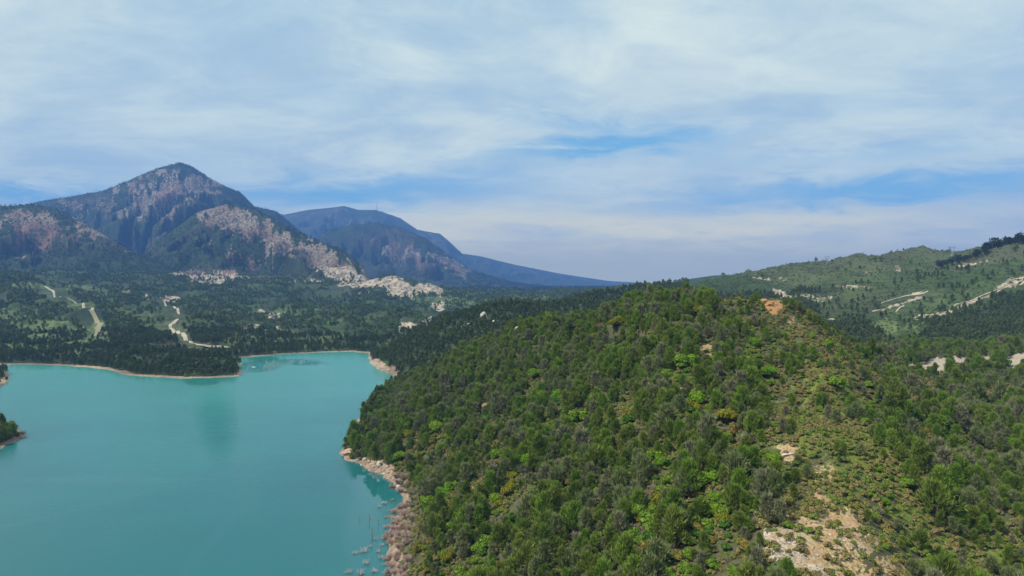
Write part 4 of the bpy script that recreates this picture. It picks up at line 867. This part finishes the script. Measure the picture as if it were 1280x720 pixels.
put_rock(RPL[0], 'whitish rock on the left middle slope among pines', 605, 513, (2.4, 1.6, 1.8), dz=.5)
put_rock(RPL[2], 'pale rock on the hillside right of the spur, lower of two', 1212, 536, (3.6, 2.6, 1.4), dz=.2)
put_rock(RPL[3], 'pale rock beside the upper grassy patch of the spur', 982, 571, (2.1, 1.3, .9), dz=.2)
for (cx_, cy_, rx, ry, n_) in ((1018, 690, 62, 34, 60), (1080, 672, 40, 24, 24), (1120, 708, 40, 16, 14)):
    for i in range(n_):
        px = cx_ + random.gauss(0, rx * .5); py = cy_ + random.gauss(0, ry * .5)
        if py > 716 or px > 1180: continue
        put_rock(random.choice(RPL[:2] + RT[:2]), ('small pale stone on the left part of the sandy slope, bottom right' if px < 1005 else 'small pale stone in the middle of the sandy slope, bottom right' if px < 1060 else 'small pale stone at the right end of the sandy slope, bottom right'), px, py, random.uniform(.12, .42), 'stones on the sandy slope', name='stone', cat='stone')

# ------------------------------------------------------------------ trees along the skyline at the right
UMB = [pine_meshes(400 + i, h, rd, 40, 4, 4, 1.0, 0.4, M_mleaf, flat=.30) for i, (h, rd) in enumerate([(11, 4.0), (9, 3.6), (12, 3.8)])]
for i in range(80):
    px = 1170 + 114 * (i + random.random()) / 80; py = 332 - (px - 1168) * .165 + 2
    Y_ = np.interp(px, [1165, 1230, 1280], [1250, 1220, 1200]); X_ = (px - CX) / F * Y_; Y_ = Y_ + random.uniform(-12, 12)
    s = random.uniform(.75, 1.25) * (1.55 if px > 1232 else 1.05)
    r = thing('pine_tree', ('dark pine of the low left end of the skyline row, below the pylon' if px < 1195 else 'dark pine in the middle of the skyline row right of the pylon' if px < 1236 else 'dark tall pine in the highest clump of the skyline row at the right edge'), 'pine tree', (X_, Y_, ground_z(X_, Y_) - .3), random.random() * 6.28, s, 'pines on the skyline at the right')
    v = UMB[i % 3]; part('crown', v[0], r); part('trunk', v[1], r)
# lone trees
for (px, py, s, lab, v) in ((3, 524, 1.0, 'dark upright tree at the left edge, on the shore with the rocky tip', 1), (8, 470, .8, 'small dark tree on the far point at the left edge', 2), (2, 468, .9, 'dark tree at the left edge on the far point', 0)):
    X_, Y_, Z_ = hit(px, py + 6); r = thing('pine_tree', lab, 'pine tree', (X_, Y_, Z_), 0, s); part('crown', PINES[v][0], r); part('trunk', PINES[v][1], r)
shore_bush(TWIGS[0], 'blue-grey bare bush on the rocky tip at the left edge', 26, 544, 1.9, None)
for i, (px, py, s) in enumerate([(3, 540, 1.4), (9, 538, 1.2), (14, 540, 1.0), (5, 548, .9), (1, 546, 1.2), (18, 542, .7)]):
    place(BUSHES[i % 3], ('crown', 'stem'), 'evergreen_bush', 'dark bush of the clump on the rocky tip at the left edge', 'bush', px, py, s, 'bushes on the rocky tip at the left edge')

# ------------------------------------------------------------------ pylons, mast and boat
M_steel = plain_material('galvanised_steel', (0.32, 0.34, 0.36), .5, .1, 1, .6)
def pylon(px, pybase, h, Y_, label):
    X_ = (px - CX) / F * Y_; Z_ = ground_z(X_, Y_); r = thing('electricity_pylon', label, 'pylon', (X_, Y_, Z_), .15)
    b = MB(); w = h * .10; hw = h * .42; th = .34 * h / 24
    for s1 in (-1, 1):
        for s2 in (-1, 1): b.tube([(s1 * w, s2 * w, -1), (s1 * w * .35, s2 * w * .35, hw)], [th, th * .8], 5)
    for j in range(5):
        z0, z1 = hw * j / 5, hw * (j + 1) / 5; a0, a1 = w * (1 - .65 * j / 5), w * (1 - .65 * (j + 1) / 5)
        for s2 in (-1, 1): b.tube([(-a0, s2 * a0, z0), (a1, s2 * a1, z1)], [th * .5] * 2, 4); b.tube([(a0, s2 * a0, z0), (-a1, s2 * a1, z1)], [th * .5] * 2, 4); b.tube([(s2 * a0, -a0, z0), (s2 * a1, a1, z1)], [th * .5] * 2, 4)
    part('lower_body', b.mesh('lower_body', M_steel), r)
    for s1 in (-1, 1):
        a = MB()
        for s2 in (-1, 1): a.tube([(s1 * w * .2, s2 * w * .35, hw), (s1 * h * .20, s2 * .1, h)], [th, th * .7], 5); a.tube([(s1 * w * .45, s2 * w * .35, hw), (s1 * h * .28, s2 * .1, h * .97)], [th, th * .7], 5)
        for j in range(5):
            f0, f1 = j / 5, (j + 1) / 5; a.tube([(s1 * (w * .2 + (h * .2 - w * .2) * f0), 0, hw + (h - hw) * f0), (s1 * (w * .45 + (h * .28 - w * .45) * f1), 0, hw + (h * .97 - hw) * f1)], [th * .5] * 2, 4)
        part('upper_arm', a.mesh('upper_arm', M_steel), r)
    c = MB(); c.tube([(-h * .34, 0, h * .98), (h * .34, 0, h * .98)], [th, th], 5); c.tube([(-h * .34, 0, h * .98), (0, 0, h * .90), (h * .34, 0, h * .98)], [th * .6] * 3, 4); part('crossbeam', c.mesh('crossbeam', M_steel), r)
    for q in (-.3, 0, .3):
        s_ = MB(); s_.tube([(q * h, 0, h * .97), (q * h, 0, h * .90)], [th * .9, th * .9], 6); part('insulator', s_.mesh('insulator', M_steel), r)
pylon(1190, 326, 22, 1290, 'steel electricity pylon with a V-shaped top behind the skyline pines')
pylon(1034, 333, 17, 1420, 'small distant electricity pylon standing on the bare ridge')
X_ = (471 - CX) / F * 9800; Zb = ground_z(X_, 9800); r = thing('radio_mast', 'tall thin radio mast on the crest of the distant blue mountain', 'mast', (X_, 9800, Zb))
b = MB()
for k3 in range(3):
    a = k3 * 2.094; b.tube([(5 * math.cos(a), 5 * math.sin(a), -20), (1.2 * math.cos(a), 1.2 * math.sin(a), 90)], [1.6, 1.1], 5)
for j in range(9):
    for k3 in range(3):
        a0 = k3 * 2.094; a1 = a0 + 2.094; r0 = 5 - .42 * j; r1 = 5 - .42 * (j + 1); b.tube([(r0 * math.cos(a0), r0 * math.sin(a0), j * 10), (r1 * math.cos(a1), r1 * math.sin(a1), j * 10 + 10)], [.6, .6], 4)
part('lattice_tower', b.mesh('lattice_tower', M_steel), r); b = MB(); b.tube([(0, 0, 88), (0, 0, 112)], [.9, .5], 6); part('antenna', b.mesh('antenna', M_steel), r)

M_white = plain_material('white_paint', (0.78, 0.78, 0.76), .4, .05); M_wood = plain_material('wooden_bench', (0.30, 0.2, 0.12), .8)
X_, Y_ = wp(317, 459); r = thing('rowing_boat', 'small white boat lying in the dark calm water off the wooded point', 'boat', (X_, Y_, 0), 1.3)
def hull():
    V = []; Fc = []; n = 15; prof = [(1, .55), (.92, .15), (.55, -.18), (0, -.25), (-.55, -.18), (-.92, .15), (-1, .55)]
    for i in range(n):
        t = i / (n - 1); yy_ = -2.3 + 4.6 * t; wd = .85 * min(1, 1.15 * (1 - abs(t) ** 3.2) ** .6 + .0) if t > .3 else .85 * (.82 + .18 * t / .3)
        for (a, zz_) in prof: V.append((a * max(wd, .02), yy_, zz_ + .25 * t ** 3))
        for (a, zz_) in reversed(prof): V.append((a * max(wd - .07, .01), yy_ * .98, zz_ + .25 * t ** 3 + (.06 if abs(a) < 1 else 0)))
    m2 = 14
    for i in range(n - 1):
        for k in range(m2): k2 = (k + 1) % m2; Fc.append((i * m2 + k, i * m2 + k2, (i + 1) * m2 + k2, (i + 1) * m2 + k))
    Fc.append(tuple(range(6, -1, -1))); Fc.append(tuple(range(7, 14)))
    me = bpy.data.meshes.new('hull'); me.from_pydata(V, [], Fc); me.materials.append(M_white); return me
part('hull', hull(), r)
for yq in (-1.3, 0.1, 1.2): b = MB(); b.box((0, yq, .36), (1.3 if yq < 1 else .9, .28, .05)); part('bench', b.mesh('bench', M_wood), r)


# ------------------------------------------------------------------ haze: the air over the whole valley
def build_haze():
    x0, x1, y0, y1, z0, z1 = -14500, 14500, -60, 13100, -14, 1160
    v = [(x, y, z) for z in (z0, z1) for y in (y0, y1) for x in (x0, x1)]
    me = bpy.data.meshes.new('haze'); me.from_pydata(v, [], [(0, 2, 3, 1), (4, 5, 7, 6), (0, 1, 5, 4), (2, 6, 7, 3), (0, 4, 6, 2), (1, 3, 7, 5)])
    m = bpy.data.materials.new('air'); m.use_nodes = True; t = NT(m.node_tree); t.n.clear()
    out = t.add('ShaderNodeOutputMaterial'); pv = t.add('ShaderNodeVolumePrincipled')
    pv.inputs['Color'].default_value = (0.15, 0.355, 0.90, 1); pv.inputs['Density'].default_value = 0.000082; pv.inputs['Anisotropy'].default_value = 0.0
    t.l.new(pv.outputs[0], out.inputs['Volume'])
    me.materials.append(m); o = link(bpy.data.objects.new('haze', me)); o['kind'] = 'stuff'; o['label'] = 'pale blue haze filling the air of the valley'; o['category'] = 'haze'
build_haze()
